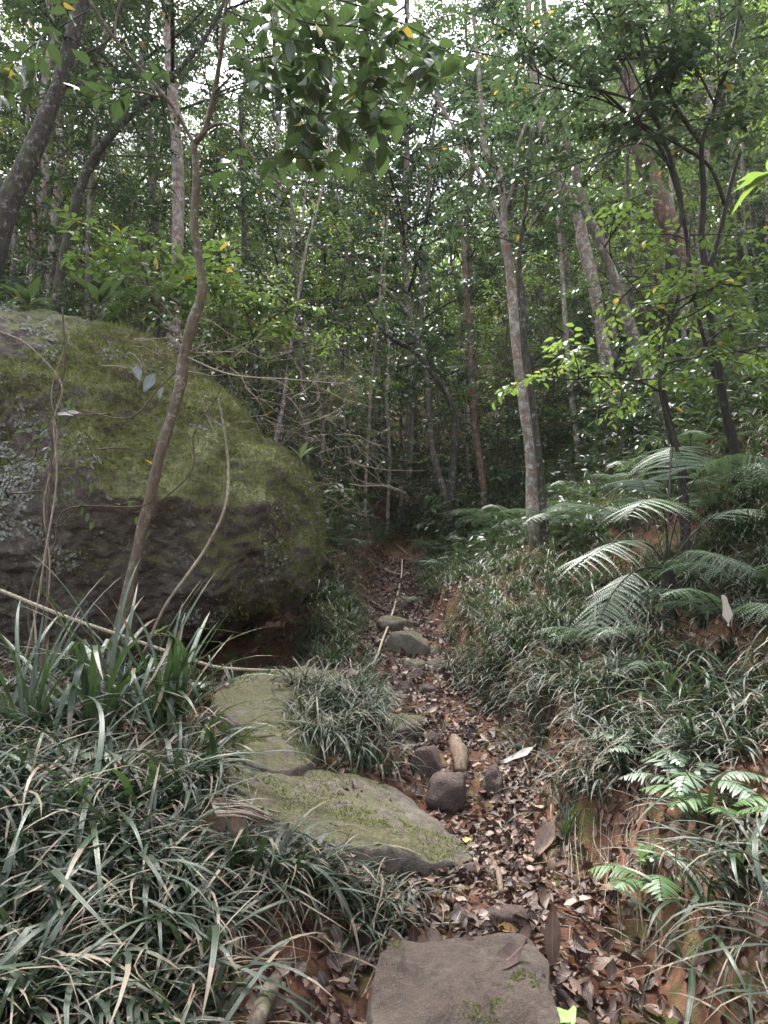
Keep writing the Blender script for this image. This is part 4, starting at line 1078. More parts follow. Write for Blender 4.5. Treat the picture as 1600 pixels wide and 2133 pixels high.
def make_canopy(Ht, z0, rad_, nb, m, bark, r=.12, ll=.135, lw=.058, name='forest_tree', ntw=9, nl=9):
    root = empty(name, (0, 0, 0)); wood = MB(); tr = MB(); A = []
    P = np.cumsum(np.vstack([[0, 0, -.3], np.column_stack([rng.normal(0, .055, 12) * Ht / 12, rng.normal(0, .055, 12) * Ht / 12, np.full(12, Ht / 12)])]), 0)
    P = spline(P, 5); tube(tr, P, [r * 1.35, r, r * .85, r * .7, r * .3], 12, .12, 5)
    for k in range(nb):
        f = z0 + (1 - z0) * (k + .5 * rng.random()) / nb; i0 = min(int(f * (len(P) - 1)), len(P) - 2); az = k * 2.4 + rng.normal(0, .4)
        L = rad_ * (1 - .45 * ((f - z0) / (1 - z0)) ** 2) * rng.uniform(.6, 1.15); d = onaxis(az, rng.uniform(.2, .8)); p0 = P[i0]
        Q = spline([p0, p0 + d * L * .35 + rng.normal(0, .1, 3), p0 + d * L * .7 + np.array([0, 0, .12 * L]) + rng.normal(0, .15, 3)], 5); tube(wood, Q, [r * .4, r * .2], 6, capend=False)
        for q in range(5):
            i1 = int(len(Q) * (.3 + .7 * rng.random())) - 1
            branch_tree(wood, A, Q[i1], nrm(d + rng.normal(0, .55, 3)), L * .42, r * .1, ntw, .5, nl, ll, lw, sag=.04)
    tr.build('trunk', M[bark], root, (0, 0, 0))
    cr_ = MB(); flush(cr_, A, 'lo'); c = cr_.build('crown', M[m], root, (0, 0, 0)); wood.build('branches', M['twigdark'], c, (0, 0, 0))
    return root

saps = [make_sapling(4.2, 16, .30, .105, .040, 'leafdark', 'barkgrey', r=.022, nl=9), make_sapling(5.5, 18, .26, .085, .034, 'leafmid', 'barkpale', r=.025, nl=9),
        make_sapling(3.2, 14, .34, .12, .048, 'leafmid', 'twig', r=.02, nl=8), make_sapling(6.5, 20, .24, .11, .035, 'leafdark', 'barkgrey', r=.03, nl=9),
        make_sapling(4.8, 16, .30, .10, .045, 'leafbright', 'twig', r=.025, nl=8), make_sapling(7.5, 20, .22, .12, .045, 'leafbright', 'barkpale', r=.032, nl=8)]
shr = [make_sapling(1.3, 12, .45, .10, .042, 'leafdark', 'twig', r=.012, ntw=4, nl=7, zstart=.1, name='shrub', twl=.25), make_sapling(1.0, 10, .5, .13, .05, 'leafmid', 'twig', r=.01, ntw=3, nl=6, zstart=.1, name='shrub', twl=.25),
       make_sapling(1.7, 13, .4, .09, .036, 'leafdark', 'twig', r=.014, ntw=5, nl=7, zstart=.1, name='shrub', twl=.28)]
cans = [make_canopy(13, .35, 3.6, 17, 'leafdark', 'barkgrey', .065), make_canopy(16, .35, 4.0, 19, 'leafmid', 'barkpale', .085), make_canopy(11, .3, 3.2, 15, 'leafmid', 'barkgrey', .06), make_canopy(14, .35, 3.8, 17, 'leafdark', 'barkgrey', .075)]

def zone(px, py, y):
    if px < 620 and y < 12: return 'just behind the mossy boulder'
    if px < 620: return 'deep in the forest beyond the boulder'
    if px < 1000: return 'where the path disappears uphill'
    return 'on the right hand slope'
SAPN = ['slender young tree with small dark leaves', 'thin pale stemmed young tree with fine leaves', 'low bushy young tree with mid green leaves', 'tall slim young tree with narrow dark leaves', 'young tree with light green leaves', 'tall pale stemmed young tree with light leaves']
pts = []
def free(x, y, dmin):
    return all((x - a) ** 2 + (y - b) ** 2 > dmin * dmin for a, b in pts)
tries = 0; nsap = 0
while nsap < 185 and tries < 20000:
    tries += 1
    y = 7.5 + rng.random() ** .9 * 22; x = rng.uniform(-.68, .68) * (y + 1)
    if not free(x, y, .65 + y * .024): continue
    if x < -.4 and y < 8.8: continue
    if abs(x - np.interp(y, *XT)) < .7 + .6 * (y < 15) and y < 20: continue
    px, py = pxof(np.array([x, y, float(H(x, y))]))
    if (px > 1040 and y < 12) or (800 < px <= 1040 and y < 13) or (px < 460 and y < 10.5): continue
    pts.append((x, y)); k = int(rng.integers(0, 6))
    if px > 1000 and rng.random() < .45: k = int(rng.choice([4, 5, 2]))
    if y > 17 and rng.random() < .4: k = int(rng.choice([4, 5, 1]))
    o = put(saps, k, (x, y, float(H(x, y))), s=float(rng.uniform(.8, 1.25)), tilt=.12, label=SAPN[k] + ' ' + zone(px, py, y), cat='young tree', group='young trees of the understorey'); nsap += 1
nsh = 0; tries = 0; spts = []
while nsh < 150 and tries < 20000:
    tries += 1
    y = 7.3 + rng.random() ** 1.2 * 16; x = rng.uniform(-.62, .62) * (y + 1)
    if any((x - a) ** 2 + (y - b) ** 2 < (.42 + y * .012) ** 2 for a, b in spts): continue
    if x < -.3 and y < 8.6: continue
    if x > 0 and y < 8.6 and rng.random() < .7: continue
    if .05 * y < x < .27 * y and y < 11.5: continue
    if abs(x - np.interp(y, *XT)) < .75 and y < 15: continue
    spts.append((x, y)); px, py = pxof(np.array([x, y, float(H(x, y))])); k = int(rng.integers(0, 3))
    o = put(shr, k, (x, y, float(H(x, y))), s=float(rng.uniform(.7, 1.3)), tilt=.15, label=['small dark leaved shrub', 'low shrub with broader green leaves', 'tallish fine leaved shrub'][k] + ' ' + zone(px, py, y), cat='shrub', group='shrubs of the undergrowth'); nsh += 1
ncn = 0; tries = 0; cp = []
while ncn < 66 and tries < 20000:
    tries += 1
    y = 10.5 + rng.random() ** 1.2 * 28; x = rng.uniform(-.7, .7) * (y + 2)
    if any((x - a) ** 2 + (y - b) ** 2 < 2.3 ** 2 for a, b in cp): continue
    if abs(x - .3) < 2.2 and y < 16.5: continue
    if y < 12.5 and x > .25 * y: continue
    cp.append((x, y)); px, py = pxof(np.array([x, y, float(H(x, y))])); k = int(rng.integers(0, 4))
    o = put(cans, k, (x, y, float(H(x, y))), s=float(rng.uniform(.8, 1.2)), tilt=.08, label=['tall grey barked tree with dark crown', 'tall pale barked tree with wide crown', 'slim grey barked tree with light crown', 'tall tree with light green crown'][k] + ' ' + zone(px, py, y), cat='tree', group='tall trees of the forest'); ncn += 1

mb = MB(); n = 110000
y = 6.8 + rng.random(n) ** 1.15 * 25; x = rng.uniform(-.68, .68, n) * (y + 1)
cl = .5 + .5 * vnoise(x * .8, y * .8, 0, 70)
ok = ((pathdist(x, y) > .3 + .25 * rng.random(n)) | (y > 14.5)) & (rng.random(n) < .25 + cl) & ~((x < 0) & (y < 9.2)) & ~((y < 8.5) & (x < 1.8))
x, y, cl = x[ok], y[ok], cl[ok]; n = len(x)
z = H(x, y, False) + rng.random(n) ** 1.3 * (.2 + .65 * cl) + .03
dd = nrm(rng.normal(0, 1, (n, 3)) * [1, 1, .4]); nn = nrm(rng.normal(0, .45, (n, 3)) + [0, -.1, 1])
leaves(mb, np.stack([x, y, z], 1), dd, nn, rng.uniform(.06, .13, n) * (1 + y * .02), rng.uniform(.025, .05, n) * (1 + y * .02), .25, .25, 'lo', rnd=np.clip(rng.normal(.5, .25, n), 0, .98))
tag(mb.build('ground_cover', M['leafmid']), 'low leafy ground cover under the young trees on both slopes', 'ground cover', kind='stuff')

for x, y in ((-6, -4), (6, -5), (0, -8), (-9, 1), (9.5, 1.5), (-5, -12), (6, -13), (-13, -5), (13, -6)):      # forest continued behind the camera: unseen, added to darken the front sky fill
    put(cans, int(rng.integers(0, 4)), (x, y, float(H(x, y))), s=1.05, label='unseen tall tree behind the photographer, added to shade the foreground', cat='tree', group='unseen shading trees behind the photographer')
for x, y, k in ((.4, 18.5, 1), (-1.6, 21, 0), (2.4, 20, 3), (-.6, 25, 1), (1.2, 27, 2)):
    put(cans, k, (x, y, float(H(x, y))), s=1.15, label=['tall grey barked tree with dark crown', 'tall pale barked tree with wide crown', 'slim grey barked tree with light crown', 'tall tree with light green crown'][k] + ' where the path disappears uphill', cat='tree', group='tall trees of the forest')
# far slope foliage, one mass
mb = MB(); n = 150000
y = 30 + rng.random(n) * 32; x = rng.uniform(-.7, .7, n) * (y + 3)
hgt = 13 * (.35 + .65 * (.5 + .5 * vnoise(x * .22, y * .22, 0, 60)))
z = H(x, y, False) + rng.random(n) ** .8 * hgt
dd = nrm(rng.normal(0, 1, (n, 3)) + [0, 0, -.3]); nn = nrm(rng.normal(0, .6, (n, 3)) + [0, -.2, 1])
leaves(mb, np.stack([x, y, z], 1), dd, nn, rng.uniform(.22, .42, n), rng.uniform(.12, .2, n), .2, .2, 'lo', rnd=np.clip(rng.normal(.5, .2, n), 0, .95))
tag(mb.build('far_forest', M['leafbright']), 'far forest foliage rising on the hillside behind all trunks', 'forest', kind='stuff')

# ------------------------------------------------------------------ traced trees
def hero(name, label, bark, leafm, stems, d0, twigs=(), lod='mid', ll=.1, lw=.045, crown=(), sides=14, cat='tree', base=None, twb='twigdark', knob=.12, wf=.62, cd=1.0):
    """stems: list of [(px,py,width px[,depth])...]; first stem starts at the ground; crown: (stem index, t0, t1, n branches, length, ...)"""
    W3 = []
    for st in stems:
        P, r = [], []
        for a in st:
            d = a[3] if len(a) > 3 else d0
            P.append(Wp(a[0], a[1], d)); r.append(a[2] * wf * d / F / 2)
        W3.append((np.array(P), np.array(r)))
    P0 = W3[0][0][0]
    g = np.array([P0[0], P0[1], float(H(P0[0], P0[1]))])
    if base is None:
        if P0[2] > g[2] + .05: W3[0] = (np.vstack([g - [0, 0, .15], W3[0][0]]), np.concatenate([[W3[0][1][0] * 1.25], W3[0][1]]))
    root = empty(name, g); tag(root, label, cat)
    for k, (P, r) in enumerate(W3):
        mb = MB(); Q = spline(P, 8); rr = np.interp(np.linspace(0, len(P) - 1, len(Q)), np.arange(len(P)), r)
        n = len(Q); i = np.arange(n)
        tube(mb, Q, rr, sides if k == 0 else 9, knob, k + 3)
        mb.build('trunk' if k == 0 else 'branch', M[bark], root, g)
    wood, A = MB(), []
    for (si, t0, t1, nb, L, ntw, twl, nl) in crown:
        nb = max(1, round(nb * cd))
        Q = spline(W3[si][0], 8)
        for q in range(nb):
            f = t0 + (t1 - t0) * (q + rng.random()) / nb; i0 = min(int(f * (len(Q) - 1)), len(Q) - 2)
            az = q * 2.4 + rng.normal(0, .5)
            branch_tree(wood, A, Q[i0], onaxis(az, rng.uniform(-.1, .7)), L * rng.uniform(.6, 1.2), .006 + .004 * L, ntw, twl, nl, ll, lw, sag=.05)
    for tw in twigs:
        P = spline(np.array([Wp(*a) for a in tw[0]]), 8); tube(wood, P, [tw[1], tw[1] * .3], 6, capend=False)
        for q in range(tw[2]):
            f = (q + rng.random()) / tw[2]; f = .15 + .85 * f; i0 = min(int(f * (len(P) - 1)), len(P) - 2); t = nrm(P[i0 + 1] - P[i0])
            S = nrm(np.cross(t, [0, -.25, 1.] + rng.normal(0, .3, 3))) * (1 if q % 2 else -1)
            spray(wood, A, P[i0], S * .8 + t * .6 + rng.normal(0, .2, 3), tw[3] * rng.uniform(.6, 1.2), tw[4], tw[5], tw[6], r=.003)
    if A:
        c = MB(); flush(c, A, lod); cc = c.build('crown', M[leafm], root, g)
        b = wood.build('twigs', M[twb], None, g); b.parent = cc; b.location = (0, 0, 0)
    return root

hero('leaning_tree', 'thick dark leaning tree with grey lichen spots at the left edge', 'barkdark', 'leafdark',
     [[(-60, 700, 100), (-25, 560, 92), (15, 430, 78), (60, 330, 66), (115, 200, 56), (150, 80, 52), (185, -40, 46), (215, -160, 40)], [(15, 430, 40), (-5, 380, 34), (-40, 300, 30), (-80, 180, 26)],
      [(122, 195, 12), (170, 120, 10), (225, 85, 9), (250, 20, 7), (255, -60, 6)]], 8.2,
     crown=[(0, .6, 1, 8, 1.3, 6, .4, 8), (2, .2, 1, 7, .8, 5, .35, 8)], ll=.11, lw=.05)
hero('pale_tree', 'pale barked crooked tree standing behind the dark leaning tree', 'barkpale', 'leafmid',
     [[(62, 700, 32), (65, 540, 28), (75, 450, 28), (95, 370, 28), (88, 300, 27), (86, 235, 25), (95, 160, 25), (108, 60, 24), (98, -40, 22), (100, -200, 18)]], 11.5, crown=[(0, .55, 1, 12, 1.6, 7, .5, 8)], ll=.12, lw=.05)
hero('bent_tree', 'dark tree leaning right with a lichen band halfway up', 'barkdark', 'leafdark',
     [[(105, 700, 36), (118, 610, 32), (138, 510, 34), (160, 420, 32), (182, 355, 32), (225, 290, 28), (290, 222, 26), (330, 190, 24), (420, 90, 16), (480, -20, 12)]], 9.5, crown=[(0, .4, 1, 9, 1.0, 6, .4, 8)], ll=.10, lw=.042)
hero('slim_tree', 'slim smooth curving tree standing in front of the boulder', 'barkslim', 'leafbig',
     [[(205, 1500, 34, 4.3), (235, 1370, 30, 4.35), (268, 1230, 29, 4.4), (292, 1120, 28, 4.4), (312, 1045, 28, 4.4), (330, 960, 28, 4.4), (355, 875, 28, 4.4), (376, 800, 30, 4.4), (384, 735, 29, 4.4), (403, 668, 27, 4.4), (421, 612, 25, 4.4), (416, 545, 22, 4.4), (405, 460, 20, 4.4), (409, 370, 20, 4.4), (404, 300, 19, 4.4)],
      [(404, 300, 17, 4.4), (428, 268, 16, 4.35), (446, 195, 15, 4.3), (460, 110, 13, 4.2), (470, 20, 11, 4.1), (490, -80, 9, 4.0)],
      [(404, 300, 12, 4.4), (385, 265, 11, 4.4), (350, 210, 10, 4.35), (290, 140, 9, 4.3), (240, 82, 8, 4.2), (195, 15, 7, 4.1), (160, -60, 6, 4)],
      [(425, 275, 9, 4.35), (455, 258, 9, 4.3), (490, 270, 8, 4.2), (530, 330, 6, 4.1), (600, 400, 4, 4.0)],
      [(345, 205, 6, 4.35), (285, 190, 6, 4.3), (215, 180, 5, 4.2), (160, 165, 3, 4.1)],
      [(240, 82, 6, 4.2), (242, 40, 6, 4.2), (258, -20, 5, 4.2)]], 4.4, lod='hi', ll=.15, lw=.085, wf=.82,
     twigs=[([(470, 20, 4.1), (560, 60, 3.9), (660, 100, 3.7), (760, 150, 3.6), (830, 200, 3.5)], .008, 14, .32, 5, .13, .078),
            ([(446, 195, 4.3), (520, 130, 4.1), (620, 120, 4.0), (720, 180, 3.8), (800, 260, 3.7)], .007, 12, .32, 5, .14, .085),
            ([(446, 195, 4.3), (540, 170, 3.9), (640, 230, 3.7), (740, 290, 3.6)], .006, 12, .3, 6, .14, .085),
            ([(500, -60, 4.0), (620, 40, 3.5), (760, 60, 3.4), (900, 130, 3.3)], .007, 14, .3, 6, .12, .075),
            ([(470, 20, 4.1), (600, -20, 3.9), (740, 10, 3.7), (860, 60, 3.6), (940, 110, 3.5)], .008, 14, .32, 6, .13, .08),
            ([(530, 330, 4.1), (590, 330, 3.9), (680, 330, 3.8)], .005, 5, .25, 5, .13, .08),
            ([(480, 125, 4.2), (560, 125, 4.1), (640, 160, 4.0), (700, 230, 3.9)], .006, 8, .3, 5, .14, .085),
            ([(350, 210, 4.35), (300, 180, 4.2), (240, 190, 4.1), (150, 230, 4.0)], .005, 5, .28, 5, .13, .08),
            ([(195, 15, 4.1), (120, 60, 4.0), (40, 120, 3.9), (-20, 220, 3.8)], .005, 7, .28, 5, .13, .075),
            ([(409, 370, 4.4), (480, 350, 4.3), (560, 360, 4.2)], .004, 4, .25, 5, .12, .07)])
hero('lichen_tree', 'tall upright tree with white lichen patches beside the upper path', 'barkpale', 'leafdark',
     [[(1128, 1175, 62), (1118, 1120, 48), (1108, 1040, 42), (1106, 950, 40), (1092, 850, 36), (1078, 750, 34), (1070, 650, 34), (1062, 560, 33), (1050, 490, 30), (1048, 420, 24), (1036, 350, 22), (1010, 310, 20), (1000, 180, 16), (985, 20, 12)],
      [(1052, 495, 16), (1030, 430, 15), (992, 350, 14), (950, 275, 12), (915, 215, 10), (880, 170, 9), (840, 90, 7)],
      [(1048, 440, 12), (1068, 390, 11), (1080, 300, 10), (1120, 210, 8), (1180, 120, 6)],
      [(1062, 560, 8), (1100, 480, 7), (1160, 400, 6), (1240, 380, 4)]], 8.2, lod='mid', ll=.11, lw=.042,
     crown=[(0, .62, 1, 12, 1.0, 6, .4, 8), (1, .2, 1, 10, .8, 6, .35, 8), (2, .2, 1, 9, .8, 6, .35, 8), (3, .3, 1, 4, .6, 5, .35, 8)])
hero('twin_trunk', 'dark slender trunk pressed against the right side of the lichen tree', 'barkdark', 'leafdark',
     [[(1142, 1178, 34, 8.0), (1132, 1060, 26, 8.0), (1122, 950, 24, 8.0), (1108, 830, 22, 8.0), (1094, 720, 20, 8.0), (1088, 620, 18, 8.0), (1082, 540, 16, 8.0), (1095, 420, 13, 8), (1110, 260, 10, 8)]], 8.0, crown=[(0, .75, 1, 7, .8, 6, .35, 8)], ll=.1, lw=.04)
hero('leaning_tree', 'grey mottled tree leaning left on the right hand slope', 'barkgrey', 'leafmid',
     [[(1400, 950, 36), (1372, 850, 42), (1342, 760, 42), (1312, 680, 42), (1282, 590, 38), (1252, 510, 34), (1217, 430, 33), (1197, 350, 30), (1172, 260, 27), (1150, 150, 24), (1132, 0, 20), (1125, -160, 14)],
      [(1194, 380, 10), (1225, 360, 9), (1258, 325, 8), (1270, 290, 6)]], 9.2, crown=[(0, .6, 1, 9, 1.2, 6, .4, 8)], ll=.1, lw=.045)
hero('pale_tree', 'thick pinkish white trunk crossing behind the grey leaning tree', 'barkpale', 'leafmid',
     [[(1290, 900, 44), (1268, 790, 42), (1252, 690, 42), (1238, 600, 42), (1216, 510, 40), (1206, 460, 38), (1178, 400, 38), (1148, 340, 36), (1125, 230, 32), (1105, 80, 28), (1095, -100, 22)]], 11.5, crown=[(0, .55, 1, 10, 1.5, 6, .45, 8)], ll=.11, lw=.05)
hero('big_red_tree', 'massive reddish brown leaning tree on the right with shaggy base', 'barkred', 'leafmid',
     [[(1590, 940, 96), (1520, 840, 80), (1462, 700, 70), (1432, 570, 66), (1402, 480, 72), (1362, 385, 76), (1332, 300, 72), (1312, 200, 64), (1300, 100, 58), (1288, -40, 50), (1270, -200, 40)]], 10.5, crown=[(0, .6, 1, 10, 1.8, 7, .5, 8)], ll=.12, lw=.05, knob=.2)
hero('dark_stemmed_tree', 'black stemmed tree forking into many arching limbs at the right', 'barkblack', 'leafdark',
     [[(1535, 960, 34), (1512, 860, 30), (1495, 760, 28), (1478, 650, 27), (1472, 580, 26), (1490, 520, 20), (1512, 430, 17), (1526, 370, 15), (1542, 318, 12)],
      [(1474, 585, 22), (1462, 500, 22), (1466, 400, 21), (1462, 300, 20), (1490, 220, 17), (1515, 140, 15), (1535, 60, 13), (1545, -60, 10)],
      [(1462, 300, 17), (1432, 260, 16), (1390, 190, 14), (1360, 110, 13), (1335, 30, 11), (1320, -80, 9)],
      [(1510, 425, 15), (1480, 350, 13), (1420, 305, 12), (1340, 260, 10), (1270, 215, 8), (1190, 190, 6), (1100, 170, 4)],
      [(1490, 220, 9), (1440, 120, 8), (1400, 40, 7), (1385, -60, 6)],
      [(1335, 255, 8), (1290, 150, 7), (1250, 60, 6), (1200, -20, 5)],
      [(1500, 200, 8), (1495, 110, 7), (1500, 20, 6), (1480, -60, 5)]], 6.0, ll=.085, lw=.042, lod='mid', cd=.7,
     crown=[(1, .4, 1, 11, .7, 6, .3, 8), (2, .2, 1, 13, .7, 6, .3, 8), (3, .3, 1, 12, .6, 6, .3, 8), (4, .2, 1, 8, .6, 6, .3, 8), (5, .1, 1, 10, .6, 6, .3, 8), (6, .1, 1, 6, .5, 6, .3, 8)])
hero('dark_stemmed_tree', 'second black stemmed tree, its thin limbs fanning left over the clearing', 'barkblack', 'leafdark',
     [[(1420, 980, 30), (1398, 900, 27), (1382, 820, 25), (1376, 720, 24), (1384, 610, 23), (1396, 520, 21), (1420, 440, 18), (1400, 340, 15), (1372, 260, 14), (1345, 150, 12), (1330, 20, 10), (1325, -80, 8)],
      [(1440, 600, 15, 6.1), (1428, 480, 14, 6.1), (1405, 380, 13, 6.1), (1370, 300, 12, 6.0), (1300, 230, 10, 6), (1220, 160, 8, 5.9), (1140, 110, 6, 5.8), (1060, 60, 5, 5.7)],
      [(1376, 270, 9), (1330, 215, 8), (1250, 190, 7), (1160, 170, 6), (1080, 130, 4), (1000, 110, 3)],
      [(1400, 350, 7), (1340, 300, 6), (1260, 320, 5), (1150, 360, 4), (1040, 410, 3), (930, 450, 2)],
      [(1372, 260, 8), (1310, 130, 7), (1260, 20, 6), (1230, -60, 5)],
      [(1346, 150, 7), (1390, 60, 6), (1420, -40, 5)],
      [(1440, 600, 12, 6.1), (1470, 720, 14, 6.1), (1500, 820, 14, 6.1), (1530, 950, 16, 6.1)]], 5.9, ll=.085, lw=.042, lod='mid', cd=.65,
     crown=[(0, .68, 1, 9, .7, 6, .3, 8), (1, .4, 1, 16, .65, 6, .3, 8), (2, .15, 1, 13, .6, 6, .3, 8), (3, .2, .6, 3, .4, 4, .25, 6), (4, .2, 1, 9, .6, 6, .3, 8), (5, .2, 1, 5, .6, 6, .3, 8)])
# bright leaved sapling in front on the right slope
hero('bright_sapling', 'light green sapling spreading flat leafy twigs on the right slope', 'twigdark', 'leafbright',
     [[(1425, 1010, 14), (1400, 900, 12), (1375, 810, 11), (1385, 700, 10), (1430, 560, 8), (1440, 450, 6)], [(1375, 815, 8), (1330, 795, 7), (1250, 785, 6), (1180, 790, 5), (1120, 770, 3)],
      [(1385, 700, 8), (1420, 640, 7), (1500, 600, 6), (1580, 560, 4)], [(1378, 760, 8), (1440, 745, 7), (1520, 735, 5), (1600, 720, 4)], [(1390, 680, 6), (1340, 620, 5), (1290, 560, 4), (1250, 500, 3)]], 5.3, ll=.085, lw=.040, lod='hi', sides=8, cat='young tree',
     crown=[(0, .45, 1, 9, .45, 4, .28, 6), (1, .25, 1, 9, .4, 4, .28, 6), (2, .15, 1, 8, .4, 4, .28, 6), (3, .15, 1, 7, .4, 4, .28, 6), (4, .2, 1, 6, .4, 4, .28, 6)])
hero('bright_sapling', 'light green sapling growing on the boulder crest behind the rosette', 'twigdark', 'leafbright',
     [[(330, 720, 12), (320, 640, 10), (300, 560, 8), (285, 490, 6)], [(322, 650, 7), (250, 590, 6), (180, 540, 4)], [(320, 640, 7), (400, 600, 6), (470, 580, 4)]], 7.6, ll=.15, lw=.065, sides=8, cat='young tree',
     crown=[(0, .2, 1, 12, .6, 4, .3, 7), (1, .2, 1, 8, .5, 4, .28, 6), (2, .2, 1, 8, .5, 4, .28, 6)])
hero('bright_sapling', 'yellow green sapling with small leaves right of the slim tree crest', 'twigdark', 'leafbright',
     [[(540, 800, 10), (530, 720, 8), (515, 660, 7), (500, 610, 5)], [(525, 700, 6), (570, 660, 5), (610, 640, 4)]], 7.4, ll=.10, lw=.045, sides=8, cat='young tree',
     crown=[(0, .3, 1, 9, .4, 4, .25, 7), (1, .1, 1, 7, .35, 4, .25, 7)])
MID = [('thin grey tree bending left at the centre of the clearing', 'barkgrey', [(935, 1060, 24), (905, 960, 22), (893, 860, 21), (887, 770, 20), (868, 700, 17), (840, 640, 15), (780, 580, 12), (740, 530, 9), (700, 400, 7)], 12.5),
       ('forking dark tree just right of the thin grey central tree', 'barkdark', [(938, 1065, 30), (944, 960, 28), (948, 880, 24), (930, 820, 20), (896, 770, 18), (860, 730, 17), (800, 690, 15), (750, 600, 12), (700, 480, 9)], 11.8),
       ('brown trunk with a swollen bend between the centre trees and the lichen tree', 'barkred', [(1012, 1085, 30), (1006, 1010, 26), (996, 940, 28), (990, 880, 27), (985, 800, 22), (975, 650, 18), (960, 450, 12)], 12.0),
       ('slim grey tree behind the boulder shoulder', 'barkgrey', [(640, 900, 18), (628, 760, 17), (620, 640, 16), (612, 520, 15), (606, 380, 12), (600, 220, 9)], 11.0),
       ('slim pale tree beside the grey one behind the boulder shoulder', 'barkpale', [(672, 900, 14), (650, 760, 12), (630, 640, 12), (628, 500, 11), (640, 350, 9)], 12.0),
       ('thin mottled tree between the lichen tree and the pinkish trunk', 'barkpale', [(1212, 1010, 22), (1200, 900, 20), (1188, 800, 19), (1180, 700, 17), (1172, 580, 14), (1160, 420, 10)], 12.0),
       ('pale straight pole of a tree far behind the grey leaning tree', 'barkpale', [(1298, 960, 26), (1290, 850, 24), (1282, 770, 22), (1276, 650, 20), (1262, 500, 15)], 15),
       ('whitish thin tree left of the path where it fades', 'barkpale', [(760, 1090, 12), (762, 1000, 11), (768, 900, 11), (775, 780, 10), (790, 640, 8), (800, 450, 6)], 14),
       ('two stem wide pale tree standing above the end of the path', 'barkpale', [(808, 1060, 13), (812, 950, 12), (806, 840, 12), (810, 720, 10), (800, 600, 9), (810, 420, 7)], 16),
       ('dark thin tree rising between the black stemmed trees', 'barkdark', [(1330, 960, 18), (1322, 820, 17), (1316, 680, 16), (1312, 560, 15), (1308, 420, 14), (1306, 280, 12), (1300, 100, 9)], 10),
       ('straight dark tree behind the slim curving tree', 'barkdark', [(530, 860, 18), (520, 700, 17), (512, 560, 16), (505, 400, 14), (500, 200, 11)], 12),
       ('grey thin stem far right behind the shaggy vines', 'barkgrey', [(1585, 900, 16), (1575, 760, 15), (1562, 620, 14), (1550, 480, 12), (1545, 300, 9)], 12)]
for lb, bk, st, d in MID:
    hero('slender_tree', lb, bk, 'leafdark' if rng.random() < .6 else 'leafmid', [st], d, crown=[(0, .4, 1, 12, 1.0, 6, .4, 8)], ll=.12, lw=.045, sides=10)

# shaggy vines hanging off the red tree
mb = MB()
for k in range(60):
    px = rng.uniform(1425, 1590); py = 560 + (px - 1425) * 1.1 + rng.uniform(-40, 120)
    a = Wp(px, py, 9.9); b = Wp(px + rng.uniform(10, 60), min(940, py + rng.uniform(120, 320)), 9.8)
    tube(mb, spline([a, a * .6 + b * .4 + rng.normal(0, .06, 3), b], 6), rng.uniform(.004, .010), 5, rnd=rng.random(), capend=False)
tag(mb.build('hanging_vines', M['barkred'], None, (3.6, 9.9, 3)), 'curtain of dry reddish vines hanging beside the massive red tree', 'vines')

# leafless saplings and twigs in front of the boulder
def vine(name, pts, r, m, label, cat='vine', grp=None, sides=6):
    P = spline(np.array([Wp(*a) for a in pts]), 8); return rod(name, P, r, m, label, cat, sides, .1, 3, grp)
vine('bowed_vine', [(455, 830, 4.3), (468, 900, 4.3), (476, 980, 4.3), (468, 1060, 4.2), (430, 1140, 4.2), (385, 1205, 4.1), (340, 1270, 4.1), (300, 1360, 4.1)], [.004, .009, .010, .010, .009], M['twigpale'], 'pale bowed stem curving down across the boulder face')
VG = 'thin stems in front of the boulder'
vine('thin_stem', [(60, 1560, 4.0), (85, 1400, 4.1), (100, 1250, 4.2), (98, 1100, 4.2), (108, 960, 4.2), (112, 850, 4.2), (135, 760, 4.2), (130, 640, 4.2)], [.013, .010, .008, .005], M['twig'], 'thickest of the upright thin stems before the boulder', 'stem', VG)
vine('thin_stem', [(20, 1500, 4.0), (70, 1300, 4.1), (95, 1150, 4.1), (118, 1000, 4.15), (112, 880, 4.15), (128, 800, 4.15), (60, 720, 4.1), (0, 690, 4.1)], [.007, .006, .004], M['twigpale'], 'pale thin stem twining round the thickest upright one', 'stem', VG)
vine('thin_stem', [(110, 1480, 4.2), (96, 1330, 4.2), (104, 1180, 4.2), (92, 1050, 4.2), (118, 920, 4.2), (108, 810, 4.2), (145, 700, 4.2)], [.006, .005, .003], M['twigpale'], 'wriggling pale stem left of the slim tree', 'stem', VG)
vine('thin_stem', [(40, 1480, 4.3), (80, 1400, 4.3), (60, 1290, 4.3), (75, 1200, 4.3), (112, 1140, 4.3), (140, 1060, 4.3), (290, 1055, 4.35), (330, 1020, 4.35)], [.012, .009, .006, .004], M['twig'], 'brown stem bending right towards the slim tree', 'stem', VG)
vine('bare_branch', [(384, 742, 4.45), (345, 765, 4.5), (310, 770, 4.58), (275, 762, 4.62)], [.004, .0025, .0015], M['twig'], 'tiny bare branch carrying the silvery leaves', 'branch')
vine('bare_branch', [(380, 760, 4.45), (330, 810, 4.4), (270, 870, 4.3), (170, 855, 4.3)], [.006, .004], M['twig'], 'bare branch reaching left off the slim tree', 'branch')
vine('bare_branch', [(335, 1045, 4.4), (400, 980, 4.4), (405, 900, 4.4), (450, 830, 4.4), (470, 790, 4.4)], [.006, .005, .003], M['twig'], 'bare branch climbing right off the slim tree', 'branch')
vine('bare_branch', [(380, 740, 4.4), (480, 780, 4.3), (600, 790, 4.2), (720, 800, 4.1)], [.006, .005, .002], M['twigpale'], 'long bare branch running right across the boulder top', 'branch')
